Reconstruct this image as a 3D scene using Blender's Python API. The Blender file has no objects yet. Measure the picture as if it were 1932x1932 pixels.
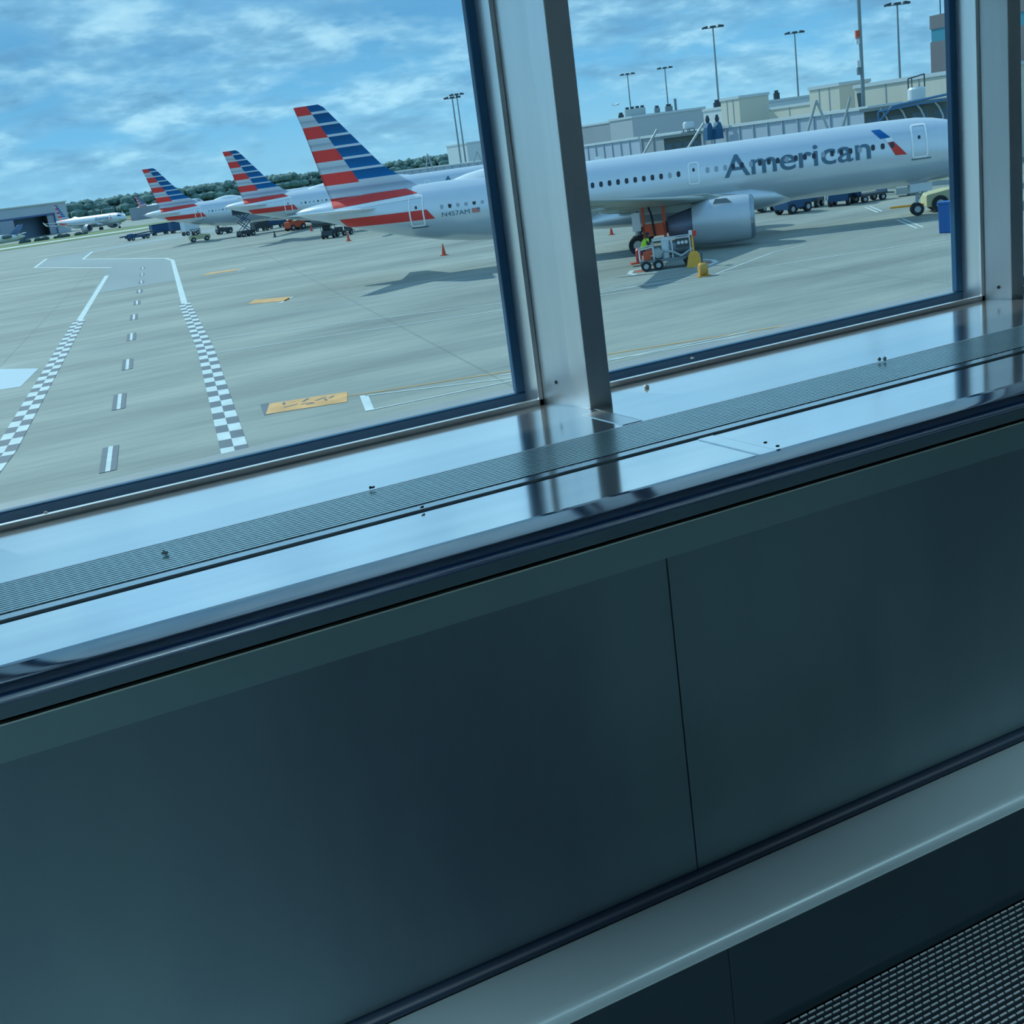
import bpy, bmesh, math, random
from mathutils import Vector, Matrix
random.seed(7)
S = bpy.context.scene
col = S.collection
# ------------------------------------------------------------------ camera
EYE = 7.141                       # eye height above the apron
F = 2300.0
R = Matrix(((0.8826142045, 0.2416055570, -0.4032603636),
            (-0.4514840464, 0.1966570175, -0.8703379650),
            (-0.1309745084, 0.9502382713, 0.2826533316)))
cam = bpy.data.cameras.new('camera'); camo = bpy.data.objects.new('camera', cam); col.objects.link(camo)
cam.sensor_width = 36; cam.sensor_height = 36; cam.lens = 36 * F / 1932
cam.clip_start = 0.02; cam.clip_end = 30000
m4 = R.to_4x4(); m4.translation = (0, 0, EYE); camo.matrix_world = m4
S.camera = camo
S.view_settings.view_transform = 'Standard'; S.view_settings.look = 'None'
S.view_settings.gamma = 1; S.view_settings.use_curve_mapping = False
S.view_settings.exposure = 0.12

def lin(c):
    c = [x / 255 for x in c]
    return tuple([(x / 12.92 if x <= .04045 else ((x + .055) / 1.055) ** 2.4) for x in c] + [1])

# ------------------------------------------------------------------ sky
w = bpy.data.worlds.new('sky'); S.world = w; w.use_nodes = True
nt = w.node_tree; nt.nodes.clear()
def N(t, tree, **k):
    n = tree.nodes.new(t)
    for a, b in k.items(): setattr(n, a, b)
    return n
def math_(tree, op, a, b=None, c=None):
    n = tree.nodes.new('ShaderNodeMath'); n.operation = op
    for i, x in enumerate((a, b, c)):
        if x is None: continue
        if isinstance(x, (int, float)): n.inputs[i].default_value = x
        else: tree.links.new(x, n.inputs[i])
    return n.outputs[0]
def ramp(tree, fac, stops):
    n = tree.nodes.new('ShaderNodeValToRGB'); tree.links.new(fac, n.inputs[0])
    e = n.color_ramp.elements
    while len(e) > 1: e.remove(e[-1])
    for i, (p, c) in enumerate(stops):
        x = e[0] if i == 0 else e.new(p)
        x.position = p; x.color = c
    return n.outputs[0]
def mixc(tree, fac, a, b, mode='MIX'):
    n = tree.nodes.new('ShaderNodeMix'); n.data_type = 'RGBA'; n.blend_type = mode
    for i, x in ((0, fac), (6, a), (7, b)):
        if isinstance(x, (int, float, tuple)): n.inputs[i].default_value = x
        else: tree.links.new(x, n.inputs[i])
    return n.outputs[2]
tc = N('ShaderNodeTexCoord', nt); sx = N('ShaderNodeSeparateXYZ', nt); nt.links.new(tc.outputs['Generated'], sx.inputs[0])
zc = math_(nt, 'MAXIMUM', sx.outputs[2], 0.0)
den = math_(nt, 'ADD', zc, 0.28)
cx = math_(nt, 'DIVIDE', sx.outputs[0], den); cy = math_(nt, 'DIVIDE', sx.outputs[1], den)
cv = N('ShaderNodeCombineXYZ', nt); nt.links.new(cx, cv.inputs[0]); nt.links.new(cy, cv.inputs[1])
def wnoise(scale, detail, rough, dist=0.0, off=0.0):
    mp = N('ShaderNodeMapping', nt); nt.links.new(cv.outputs[0], mp.inputs[0]); mp.inputs['Location'].default_value = (off, off * .7, off)
    n = N('ShaderNodeTexNoise', nt); nt.links.new(mp.outputs[0], n.inputs['Vector'])
    n.inputs['Scale'].default_value = scale; n.inputs['Detail'].default_value = detail; n.inputs['Roughness'].default_value = rough
    n.inputs['Distortion'].default_value = dist
    return n.outputs['Fac']
blue = ramp(nt, zc, [(0, lin((150, 198, 226))), (.05, lin((124, 184, 224))), (.11, lin((106, 162, 206))), (.15, lin((124, 176, 216))), (.23, lin((168, 208, 238))), (.42, lin((160, 200, 232))), (1, lin((84, 136, 196)))])
n1 = wnoise(3.6, 10, .54, .2, 5.3); n2 = wnoise(7.5, 9, .56, .1, 11.0)
cov = ramp(nt, n1, [(.40, (0, 0, 0, 1)), (.52, (.75, .75, .75, 1)), (.62, (1, 1, 1, 1))])
cl = ramp(nt, n2, [(.36, lin((118, 156, 190))), (.50, lin((150, 190, 218))), (.60, lin((190, 222, 240))), (.70, lin((212, 236, 248)))])
skyc = mixc(nt, math_(nt, 'MULTIPLY', cov, .74), blue, cl)
low = ramp(nt, sx.outputs[2], [(0, (1, 1, 1, 1)), (.045, (0, 0, 0, 1))])
skyc = mixc(nt, math_(nt, 'MULTIPLY', low, .55), skyc, lin((150, 196, 224)))
gnd = ramp(nt, math_(nt, 'ADD', sx.outputs[2], .5), [(.495, lin((120, 150, 150))), (.5, (0, 0, 0, 1))])
isg = math_(nt, 'LESS_THAN', sx.outputs[2], -.002)
skyc = mixc(nt, isg, skyc, lin((115, 145, 148)))
bg = N('ShaderNodeBackground', nt); nt.links.new(skyc, bg.inputs[0]); bg.inputs[1].default_value = 1.10
wo = N('ShaderNodeOutputWorld', nt); nt.links.new(bg.outputs[0], wo.inputs[0])

# ------------------------------------------------------------------ sun
sl = bpy.data.lights.new('sun', 'SUN'); sl.energy = 3.2; sl.angle = .012; sl.color = (1, .97, .9)
so = bpy.data.objects.new('sun', sl); col.objects.link(so); so.location = (-40, 120, 100)
so.rotation_euler = Vector((-0.389, 1.157, 1.0)).to_track_quat('Z', 'Y').to_euler()
# ceiling lamps of the walkway tube (lamps sit in the housings built further down)
for i, (xx, en) in enumerate(((-6.5, 60), (-3.5, 60), (-.5, 38), (2.5, 24), (5.5, 20), (8.5, 20))):
    l = bpy.data.lights.new('tube_light', 'AREA'); l.shape = 'RECTANGLE'; l.size = 1.2; l.size_y = .3; l.energy = en * 3.1; l.spread = math.radians(84); l.color = (.55, .86, .96)
    o = bpy.data.objects.new('tube_light', l); col.objects.link(o); o.location = (xx, -.2, EYE + 1.24)

# ------------------------------------------------------------------ helpers
def ray(u, v):
    return (R @ Vector((u - 966, -(v - 966), -F))).normalized()
C0 = Vector((0, 0, EYE))
def gz(y):                        # height of the ground: flat apron, falling gently beyond 260 m
    return 0 if y < 260 else (-(y - 260) / 240 * 1.8 if y < 500 else -1.8)
def gr(u, v, z=0):                # point on the ground seen there
    r = ray(u, v); return C0 + r * ((z - EYE) / r.z)
def far(u, v, D):                 # point at horizontal distance D
    r = ray(u, v); return C0 + r * (D / math.hypot(r.x, r.y))
MATS = {}
def mat(name, c, rough=.5, metal=0.0, noise=0.0, nscale=8.0, stretch=None, emit=None, spec=None, c2=None):
    if name in MATS: return MATS[name]
    m = bpy.data.materials.new(name); m.use_nodes = True; t = m.node_tree; b = t.nodes['Principled BSDF']
    b.inputs['Roughness'].default_value = rough; b.inputs['Metallic'].default_value = metal
    if spec is not None: b.inputs['Specular IOR Level'].default_value = spec
    cc = lin(c)
    tcn = t.nodes.new('ShaderNodeTexCoord'); mp = t.nodes.new('ShaderNodeMapping'); t.links.new(tcn.outputs['Object'], mp.inputs[0])
    if stretch: mp.inputs['Scale'].default_value = stretch
    nz = t.nodes.new('ShaderNodeTexNoise'); t.links.new(mp.outputs[0], nz.inputs['Vector']); nz.inputs['Scale'].default_value = nscale; nz.inputs['Detail'].default_value = 6
    k = noise if noise else .04
    d = tuple([x * (1 - k) for x in cc[:3]] + [1]) if c2 is None else lin(c2)
    u = tuple([min(1, x * (1 + k)) for x in cc[:3]] + [1]) if c2 is None else cc
    t.links.new(ramp(t, nz.outputs['Fac'], [(.3, d), (.7, u)]), b.inputs['Base Color'])
    if emit: b.inputs['Emission Color'].default_value = lin(c); b.inputs['Emission Strength'].default_value = emit
    MATS[name] = m; return m

class MB:
    def __init__(s): s.v = []; s.f = []
    def add(s, vs, fs):
        o = len(s.v); s.v += [tuple(x) for x in vs]; s.f += [[i + o for i in f] for f in fs]; return s
    def box(s, c, d, rz=0, M=None):
        a, b, e = d[0] / 2, d[1] / 2, d[2] / 2
        P = [Vector((x, y, z)) for x in (-a, a) for y in (-b, b) for z in (-e, e)]
        Q = Matrix.Rotation(rz, 3, 'Z') if M is None else M
        return s.add([Q @ p + Vector(c) for p in P], [(0, 1, 3, 2), (4, 6, 7, 5), (0, 4, 5, 1), (2, 3, 7, 6), (0, 2, 6, 4), (1, 5, 7, 3)])
    def b2(s, x0, x1, y0, y1, z0, z1): return s.box(((x0 + x1) / 2, (y0 + y1) / 2, (z0 + z1) / 2), (x1 - x0, y1 - y0, z1 - z0))
    def loft(s, rings, closed=True, cap=True):
        o = len(s.v); n = len(rings[0])
        for r in rings: s.v += [tuple(p) for p in r]
        for i in range(len(rings) - 1):
            for j in range(n if closed else n - 1):
                k = (j + 1) % n
                s.f.append([o + i * n + j, o + i * n + k, o + (i + 1) * n + k, o + (i + 1) * n + j])
        if cap and closed: s.f.append([o + j for j in range(n)][::-1]); s.f.append([o + (len(rings) - 1) * n + j for j in range(n)])
        return s
    def tube(s, p0, p1, r0, r1=None, n=10):
        p0 = Vector(p0); p1 = Vector(p1); r1 = r0 if r1 is None else r1
        q = (p1 - p0).to_track_quat('Z', 'Y')
        rg = lambda p, r: [p + q @ Vector((r * math.cos(2 * math.pi * k / n), r * math.sin(2 * math.pi * k / n), 0)) for k in range(n)]
        return s.loft([rg(p0, r0), rg(p1, r1)])
    def path(s, pts, r, n=8):
        for a, b in zip(pts, pts[1:]): s.tube(a, b, r, n=n)
        return s
    def lathe(s, prof, axis='x', c=(0, 0, 0), n=28, cap=True):
        rings = []
        for t, r in prof:
            rr = []
            for k in range(n):
                a = 2 * math.pi * k / n; p = (t, r * math.cos(a), r * math.sin(a))
                if axis == 'z': p = (r * math.cos(a), r * math.sin(a), t)
                if axis == 'y': p = (r * math.sin(a), t, r * math.cos(a))
                rr.append(Vector(p) + Vector(c))
            rings.append(rr)
        return s.loft(rings, cap=cap)
    def prism(s, pts, y0, y1, plane='xz'):     # polygon extruded
        f = {'xz': lambda a, b, t: (a, t, b), 'xy': lambda a, b, t: (a, b, t), 'yz': lambda a, b, t: (t, a, b)}[plane]
        return s.loft([[f(a, b, y0) for a, b in pts], [f(a, b, y1) for a, b in pts]])
    def blob(s, c, r, sub=1, jit=0.0, sq=(1, 1, 1)):
        bm = bmesh.new(); bmesh.ops.create_icosphere(bm, subdivisions=sub, radius=1)
        for v in bm.verts:
            k = r * (1 + random.uniform(-jit, jit)); v.co = Vector((v.co.x * k * sq[0], v.co.y * k * sq[1], v.co.z * k * sq[2]))
        s.add([v.co + Vector(c) for v in bm.verts], [[v.index for v in f.verts] for f in bm.faces]); bm.free(); return s
    def build(s, name, m, parent=None, smooth=False, bevel=0, autos=None):
        me = bpy.data.meshes.new(name); me.from_pydata(s.v, [], s.f); me.update()
        bm = bmesh.new(); bm.from_mesh(me); bmesh.ops.recalc_face_normals(bm, faces=bm.faces); bm.to_mesh(me); bm.free()
        o = bpy.data.objects.new(name, me); col.objects.link(o); me.materials.append(m)
        if smooth:
            for p in me.polygons: p.use_smooth = True
            if smooth != 2: me.set_sharp_from_angle(angle=math.radians(38))
        if parent: o.parent = parent
        if bevel:
            b = o.modifiers.new('bevel', 'BEVEL'); b.width = bevel; b.segments = 2; b.limit_method = 'ANGLE'
        return o
def tag(o, label=None, cat=None, group=None, kind=None):
    if label: o['label'] = label
    if cat: o['category'] = cat
    if group: o['group'] = group
    if kind: o['kind'] = kind
    return o
def thing(name, label, cat, loc=(0, 0, 0), rz=0, group=None):
    o = bpy.data.objects.new(name, None); col.objects.link(o); o.location = loc; o.rotation_euler = (0, 0, rz); o.empty_display_size = .3
    return tag(o, label, cat, group)
def copy_tree(o, parent=None, skip=()):
    c = o.copy(); col.objects.link(c)
    if parent: c.parent = parent
    for ch in list(o.children):
        if ch.name.split('.')[0] not in skip: copy_tree(ch, c, skip)
    return c
def struct(o): o['kind'] = 'structure'; return o

# ------------------------------------------------------------------ materials
white = mat('white_paint', (205, 215, 220), .35)
steel = mat('satin_aluminium', (176, 190, 196), .34, .55, .05, 3, (1, 30, 30))
frame_m = mat('frame_aluminium', (250, 253, 255), .32, .78, .04, 3, (20, 20, 1))
sill_m = mat('sill_aluminium', (252, 253, 254), .14, .9, .07, 2.5, (.6, 6, 6))
deck_m = mat('deck_steel', (246, 249, 254), .11, .93, .07, 2.5, (.6, 7, 7))
edge_m = mat('edge_navy_reflection', (16, 56, 108), .12, 0, .05); edge_m.node_tree.nodes['Principled BSDF'].inputs['IOR'].default_value = 2.6  # navy base stands in for the dark interior mirrored in the steel
rub = mat('black_rubber', (26, 38, 50), .45)
gask = mat('gasket_blue', (40, 100, 142), .38, spec=.6)
panel_m = mat('panel_steel', (106, 128, 132), .38, .4, .16, .9, (1.6, 1, .5), c2=(78, 92, 104))  # mottled tones stand in for blurred reflections on the balustrade
ledge_m = mat('ledge_steel', (170, 184, 190), .38, .3, .06, 2)
skirt_m = mat('skirt_steel', (46, 62, 72), .35, .4, .1, 2)
dark = mat('dark_gap', (12, 18, 24), .8)
tyre = mat('tyre_rubber', (30, 36, 42), .8)
orange = mat('orange_paint', (208, 84, 52), .5)
yellow = mat('yellow_paint', (232, 168, 56), .5, 0, .08)
blue_p = mat('blue_paint', (20, 76, 118), .45)
grey_d = mat('dark_grey_metal', (60, 74, 82), .5, .3)
grey_m = mat('grey_metal', (120, 134, 140), .45, .5)
galv = mat('galvanised_metal', (170, 182, 184), .45, .4)

# ------------------------------------------------------------------ ground
def concrete():
    m = bpy.data.materials.new('apron_concrete'); m.use_nodes = True; t = m.node_tree; b = t.nodes['Principled BSDF']
    b.inputs['Roughness'].default_value = .75; b.inputs['Specular IOR Level'].default_value = .35
    tcn = t.nodes.new('ShaderNodeTexCoord')
    def nz(scale, st, rot, det=7, ro=.6):
        mp = t.nodes.new('ShaderNodeMapping'); t.links.new(tcn.outputs['Object'], mp.inputs[0]); mp.inputs['Scale'].default_value = st; mp.inputs['Rotation'].default_value = (0, 0, rot)
        n = t.nodes.new('ShaderNodeTexNoise'); t.links.new(mp.outputs[0], n.inputs['Vector']); n.inputs['Scale'].default_value = scale; n.inputs['Detail'].default_value = det; n.inputs['Roughness'].default_value = ro
        return n.outputs['Fac']
    base = ramp(t, nz(.06, (1, 3.2, 1), math.radians(32)), [(.30, lin((122, 131, 127))), (.5, lin((145, 153, 146))), (.7, lin((165, 171, 161)))])
    st = ramp(t, nz(.5, (.35, 4, 1), math.radians(34), 5), [(.33, (.72, .74, .76, 1)), (.55, (1, 1, 1, 1))])
    c = mixc(t, .55, base, st, 'MULTIPLY')
    fn = ramp(t, nz(3.0, (1, 1.6, 1), .4, 8, .7), [(.3, (.88, .88, .88, 1)), (.7, (1, 1, 1, 1))])
    c = mixc(t, .6, c, fn, 'MULTIPLY')
    mp = t.nodes.new('ShaderNodeMapping'); t.links.new(tcn.outputs['Object'], mp.inputs[0]); mp.inputs['Rotation'].default_value = (0, 0, math.radians(11.3))
    sp = t.nodes.new('ShaderNodeSeparateXYZ'); t.links.new(mp.outputs[0], sp.inputs[0])
    def joint(o, pitch, w_):
        q = math_(t, 'ABSOLUTE', math_(t, 'SUBTRACT', math_(t, 'FRACT', math_(t, 'DIVIDE', o, pitch)), .5))
        return math_(t, 'LESS_THAN', q, w_ / pitch)
    j = math_(t, 'MAXIMUM', joint(sp.outputs[0], 19.0, .045), math_(t, 'MULTIPLY', joint(sp.outputs[1], 15.2, .035), .45))
    c = mixc(t, math_(t, 'MULTIPLY', j, .38), c, lin((86, 98, 98)))
    t.links.new(c, b.inputs['Base Color'])
    return m
conc = concrete()
g = MB(); rows = [-120, 260, 300, 350, 400, 450, 500, 1200, 9000]
g.loft([[(-4000, y, gz(y)), (6000, y, gz(y))] for y in rows], closed=False)
struct(g.build('apron_ground', conc))
grass = mat('grass', (104, 126, 78), .9, 0, .25, .05, (1, 6, 1))
earth = mat('red_earth', (176, 128, 102), .9, 0, .25, .04)
taxi = mat('pale_taxiway', (196, 202, 200), .8, 0, .1, .02)
def strip(name, m, y0, y1, x0, x1, sk=.14, h=.06, x00=None):
    b = MB()
    n = 12
    a = [(x0 + (x1 - x0) * i / n) for i in range(n + 1)]
    rr = []
    for t_ in range(7):
        rr.append([(x, y0 + (y1 - y0) * t_ / 6 + sk * x, gz(y0 + (y1 - y0) * t_ / 6 + sk * x) + h) for x in a])
    b.loft(rr, closed=False)
    return struct(b.build(name, m))
strip('grass_strip', grass, 346, 372, -200, 900)
strip('taxiway_band', taxi, 372, 396, -200, 900)
strip('grass_field', grass, 396, 470, -200, 1200, h=.08)
strip('earthworks', earth, 640, 760, 120, 900, h=.3)
strip('far_grass', grass, 760, 1500, -800, 2500, h=.4, sk=0)
# darker worn asphalt road crossing the apron
road = mat('road_asphalt', (136, 150, 152), .8, 0, .1, .12, (1, .2, 1))
rp = [(14.9, 112), (20.5, 140), (23, 154), (18.5, 189), (24, 220), (60, 250), (60, 225), (31, 219), (25.8, 193), (30.3, 158), (29.9, 149), (22.4, 112)]
b = MB(); b.prism([(x, y) for x, y in rp], .0, .006, 'xy'); struct(b.build('service_road', road))

# painted markings
wpaint = mat('road_paint_white', (196, 210, 210), .7, 0, .12, 2)
dpaint = mat('road_paint_dark', (92, 104, 114), .7, 0, .12, 2)
ypaint = mat('road_paint_yellow', (214, 162, 100), .7, 0, .16, 1.5)
opaint = mat('road_paint_orange', (206, 160, 96), .7, 0, .12, 1)
rpaint = mat('road_paint_red', (196, 92, 72), .7, 0, .12, 1)
def seg(b, p, q, wd, z=.012):
    p = Vector((p[0], p[1], 0)); q = Vector((q[0], q[1], 0)); n = (q - p).normalized(); n = Vector((-n.y, n.x, 0)) * wd / 2
    b.loft([[p - n + Vector((0, 0, z)), p + n + Vector((0, 0, z)), p + n + Vector((0, 0, z - .004)), p - n + Vector((0, 0, z - .004))],
            [q - n + Vector((0, 0, z)), q + n + Vector((0, 0, z)), q + n + Vector((0, 0, z - .004)), q - n + Vector((0, 0, z - .004))]])
def polyline(name, pts, wd, m, label, cat='ground marking', z=.012, group=None):
    b = MB()
    for p, q in zip(pts, pts[1:]): seg(b, p, q, wd, z)
    return tag(b.build(name, m), label, cat, group)
def zipper(pts, wd, dl, label):
    root = thing('zipper_road_line', label, 'road line', (pts[0][0], pts[0][1], 0)); o = Vector((pts[0][0], pts[0][1], 0))
    A = MB(); B = MB(); k = 0
    for p, q in zip(pts, pts[1:]):
        p = Vector((*p, 0)) - o; q = Vector((*q, 0)) - o; L = (q - p).length; d = (q - p) / L; n = Vector((-d.y, d.x, 0))
        t_ = 0
        while t_ < L:
            for sd in (-1, 1):
                tgt = A if (k + (sd > 0)) % 2 else B
                seg(tgt, (p + d * t_ + n * sd * wd / 4)[:2], (p + d * min(t_ + dl, L) + n * sd * wd / 4)[:2], wd / 2, .016)
            t_ += dl; k += 1
    A.build('white_checks', wpaint, root); B.build('dark_checks', dpaint, root)
zipper([(-.3, 33.0), (1.85, 41.9), (10.5, 87.1)], .78, 1.22, 'black and white checkered road line running up the left side of the road')
zipper([(6.6, 29.2), (7.35, 33.6), (12.4, 58.6), (17.4, 86)], .78, 1.22, 'black and white checkered road line on the right side of the road')
polyline('road_edge_line', [(10.5, 87.1), (20.4, 137.7)], .42, wpaint, 'straight white edge line continuing the left checkered line away')
polyline('road_edge_line', [(17.4, 86), (29.6, 148), (30.4, 156), (25.8, 193.4), (31, 219.4), (58, 238)], .42, wpaint, 'white edge line continuing the right checkered line and bending left')
polyline('road_edge_line', [(23.5, 153.8), (18.5, 189.5), (23.7, 220)], .42, wpaint, 'zigzag white edge line at the far left bend of the road')
cl_pts = [(4.4, 37.1), (6.5, 47.8), (8.7, 58.6), (11, 70.5), (13.3, 82.5), (15.6, 94), (17.9, 105.5), (20.2, 117), (22.5, 129), (24.8, 141)]
for i, (x, y) in enumerate(cl_pts):
    rt = thing('centre_line_dash', 'white road centre dash with dark borders, %s' % ['nearest of the row', 'second from the window', 'third from the window', 'fourth from the window', 'fifth from the window', 'sixth from the window', 'seventh from the window', 'eighth from the window', 'ninth from the window', 'farthest of the row'][i], 'road line', (x, y, 0), 0, 'dashes along the road centre')
    b = MB(); seg(b, (-.33, -1.85), (.36, 1.85), .14, .018); b.build('white_dash', wpaint, rt)
    for s_ in (-1, 1):
        b = MB(); seg(b, (-.33 + s_ * .16, -1.85), (.36 + s_ * .16, 1.85), .17, .016); b.build('dark_border', dpaint, rt)
b = MB(); b.prism([(2.0, 58.6), (3.9, 57.9), (5.3, 63.6), (2.4, 68.9), (-3, 72), (-6, 62)], .006, .010, 'xy'); tag(b.build('painted_patch', mat('pale_patch', (176, 196, 206), .7)), 'pale blue-white painted patch left of the left checkered line', 'ground marking')
U = Vector((.805, -.594))
def along(p, q, k): return (p[0] + (q[0] - p[0]) * k, p[1] + (q[1] - p[1]) * k)
polyline('stand_line', [(13.4, 62.4), (26.1, 54.6), (34, 49.9)], .13, wpaint, 'long thin white line crossing the apron, farther of the close pair')
polyline('stand_line', [(12.2, 56.7), (25, 52.0), (33, 49.1)], .13, wpaint, 'long thin white line crossing the apron, nearer of the close pair')
polyline('stand_line', [(20, 96.4), (39.4, 81.8), (60, 67)], .16, wpaint, 'thin white line running behind the tail of the nearest airliner')
polyline('stand_line', [(25.1, 110.1), (41, 98.5)], .16, wpaint, 'thin white line in front of the second airliner')
polyline('stand_line', [(21.2, 73.8), (24, 72.5), (34, 66.8), (44, 60.5), (56, 52)], .16, wpaint, 'thin white lead-in line under the nearest airliner')
polyline('stand_line', [gr(u, v)[:2] for u, v in ((1134, 553), (1200, 541), (1270, 529), (1351, 517), (1410, 495), (1460, 476), (1520, 462))], .12, wpaint, 'thin white line passing the yellow reel and curving up to the right')
polyline('stand_line', [gr(u, v)[:2] for u, v in ((1134, 547), (1230, 530), (1330, 514.5))] , .10, wpaint, 'thin white line ending at the yellow reel, upper one of the close pair')
polyline('stand_line', [gr(u, v)[:2] for u, v in ((1340, 519), (1460, 501), (1640, 474), (1785, 452))], .12, wpaint, 'thin white line running right from the yellow reel toward the blue bin')
polyline('lead_in_line', [(12.5, 38.8), (17.8, 36.9), (21.2, 36.1), (31.4, 32.9), (45, 28.4)], .12, opaint, 'thin orange-yellow lead-in line starting at the yellow box')
b = MB(); seg(b, (10.0, 39.6), (12.5, 38.7), 1.9, .014); rt = thing('stand_number_box', 'yellow painted stand box with faded dark figures', 'ground marking', (0, 0, 0)); b.build('yellow_field', ypaint, rt)
for k, (x, y, l_, a) in enumerate(((10.45, 39.2, .5, .2), (10.6, 39.7, .45, 1.3), (11.0, 39.1, .4, -.3), (11.2, 39.5, .5, .9), (11.55, 39.2, .5, .5), (11.8, 38.8, .35, 1.4), (11.1, 38.8, .3, .1), (12.0, 39.1, .35, .8))):
    b = MB(); seg(b, (x, y), (x + l_ * math.cos(a), y + l_ * math.sin(a)), .09, .02); b.build('faded_figure', dpaint, rt)
b = MB(); seg(b, (9.75, 38.6), (10.2, 40.7), .3, .013); b.build('dark_edge', dpaint, rt)
rt = thing('hatched_wedge', 'white wedge outline with a thick end beside the yellow box', 'ground marking')
b = MB(); seg(b, (12.95, 38.3), (12.15, 35.6), .28, .014); b.build('thick_end', wpaint, rt)
b = MB(); seg(b, (12.95, 38.2), (18.6, 34.9), .11, .014); b.build('outline', wpaint, rt)
b = MB(); seg(b, (12.15, 35.65), (17.6, 35.2), .11, .0145); seg(b, (17.6, 35.2), (26, 34.6), .1, .0145); b.build('outline', wpaint, rt)
polyline('stand_line', [(17.2, 36.6), (21.6, 34.8), (27, 33.9)], .11, wpaint, 'short white line beside the orange line at the centre mullion')
for (pts, wl_, lab) in (([(19.6, 77.5), (20.6, 79.6), (22.4, 77.4), (21.5, 75.0)], ((20.8, 74.4), (22.4, 77.0)), 'yellow pointed apron marker with a white bar, in front of the nearest tail'),
                        ([(24.6, 112.4), (26, 114.4), (28.6, 113.2), (27.6, 111.4)], ((27.6, 110.6), (29, 113.2)), 'yellow pointed apron marker with a white bar, left of the second airliner shadow')):
    rt = thing('apron_marker', lab, 'ground marking'); b = MB(); b.prism(pts, .008, .014, 'xy'); b.build('yellow_field', ypaint, rt)
    b = MB(); seg(b, wl_[0], wl_[1], .2, .014); b.build('white_bar', wpaint, rt)
# rounded white keep-clear outline with red inside, under the wing
rt = thing('keep_clear_marking', 'rounded white outline with red ends around the ground cart', 'ground marking')
b = MB(); p_ = []
cA = gr(1200, 514); cB = gr(1345, 498)
for p0, p1 in (((1188, 517), (1192, 511)), ((1192, 511), (1212, 507)), ((1188, 517), (1200, 519)), ((1290, 506), (1335, 502)), ((1335, 502), (1352, 495)), ((1352, 495), (1344, 491)), ((1344, 491), (1320, 490)), ((1232, 514), (1290, 506))):
    seg(b, gr(*p0)[:2], gr(*p1)[:2], .28, .014)
b.build('white_outline', wpaint, rt)
b = MB(); seg(b, gr(1200, 514)[:2], gr(1214, 510)[:2], .5, .013); b.build('red_end', rpaint, rt)
b = MB(); seg(b, gr(1325, 496)[:2], gr(1343, 494)[:2], .5, .013); b.build('red_end', rpaint, rt)
for k, (p0, p1, q0, q1) in enumerate((((1692, 415), (1730, 431), (1702, 413), (1742, 429)), ((1632, 391), (1656, 401), (1640, 389), (1664, 399)))):
    rt = thing('nose_wheel_mark', ['pair of short white lines on the apron right of the nose wheel shadow', 'pair of short white lines on the apron left of the nose wheel'][k], 'ground marking')
    for a_, c_ in ((p0, p1), (q0, q1)):
        b = MB(); seg(b, gr(*a_)[:2], gr(*c_)[:2], .14, .013); b.build('white_line', wpaint, rt)

# ------------------------------------------------------------------ airliner
ST = [(0, 3.22, 3.18, .02), (.12, 3.55, 2.93, .32), (.35, 3.85, 2.70, .58), (.7, 4.12, 2.52, .84), (1.1, 4.38, 2.38, 1.05), (1.7, 4.75, 2.22, 1.32), (2.4, 5.12, 2.09, 1.55), (3.1, 5.42, 2.0, 1.73), (4, 5.65, 1.93, 1.87),
      (5, 5.78, 1.87, 1.94), (7, 5.83, 1.84, 1.975), (10, 5.83, 1.83, 1.975), (20, 5.82, 1.78, 1.975), (28, 5.81, 1.70, 1.975), (31, 5.80, 1.66, 1.97), (33, 5.79, 1.80, 1.96), (35, 5.78, 2.08, 1.9), (37, 5.74, 2.5, 1.78),
      (39, 5.66, 3.02, 1.56), (40.5, 5.57, 3.42, 1.34), (42, 5.44, 3.92, 1.04), (43.2, 5.32, 4.3, .74), (44.1, 5.18, 4.58, .46), (44.55, 5.05, 4.74, .24)]
def sec(s):
    for a, b_ in zip(ST, ST[1:]):
        if s <= b_[0]:
            k = (s - a[0]) / (b_[0] - a[0]); return [a[i] + (b_[i] - a[i]) * k for i in (1, 2, 3)]
    return list(ST[-1][1:])
def surf(s, z, off=.02):
    t_, b_, h = sec(s); zc_ = (t_ + b_) / 2; rz = (t_ - b_) / 2
    q = max(-.97, min(.97, (z - zc_) / rz)); y = h * math.sqrt(1 - q * q); n = Vector((0, math.sqrt(1 - q * q) / h, q / rz)).normalized()
    return Vector((s, y, zc_ + q * rz)) + n * off
silver = mat('airliner_silver', (212, 222, 230), .28, .45, .02, .6)
wingm = mat('wing_grey', (150, 162, 158), .45, .2, .06, .5)
nacm = mat('nacelle_silver', (190, 200, 208), .32, .3, .03, .8)
redm = mat('livery_red', (226, 66, 60), .45, spec=.3)
whitm = mat('livery_white', (240, 244, 246), .3)
letm = mat('lettering_grey', (78, 114, 136), .4)
bluem = mat('livery_blue', (0, 98, 168), .55, spec=.25)
glassd = mat('cabin_window_dark', (30, 44, 60), .15)
glassp = mat('cabin_window_shade', (156, 172, 184), .4)
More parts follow.
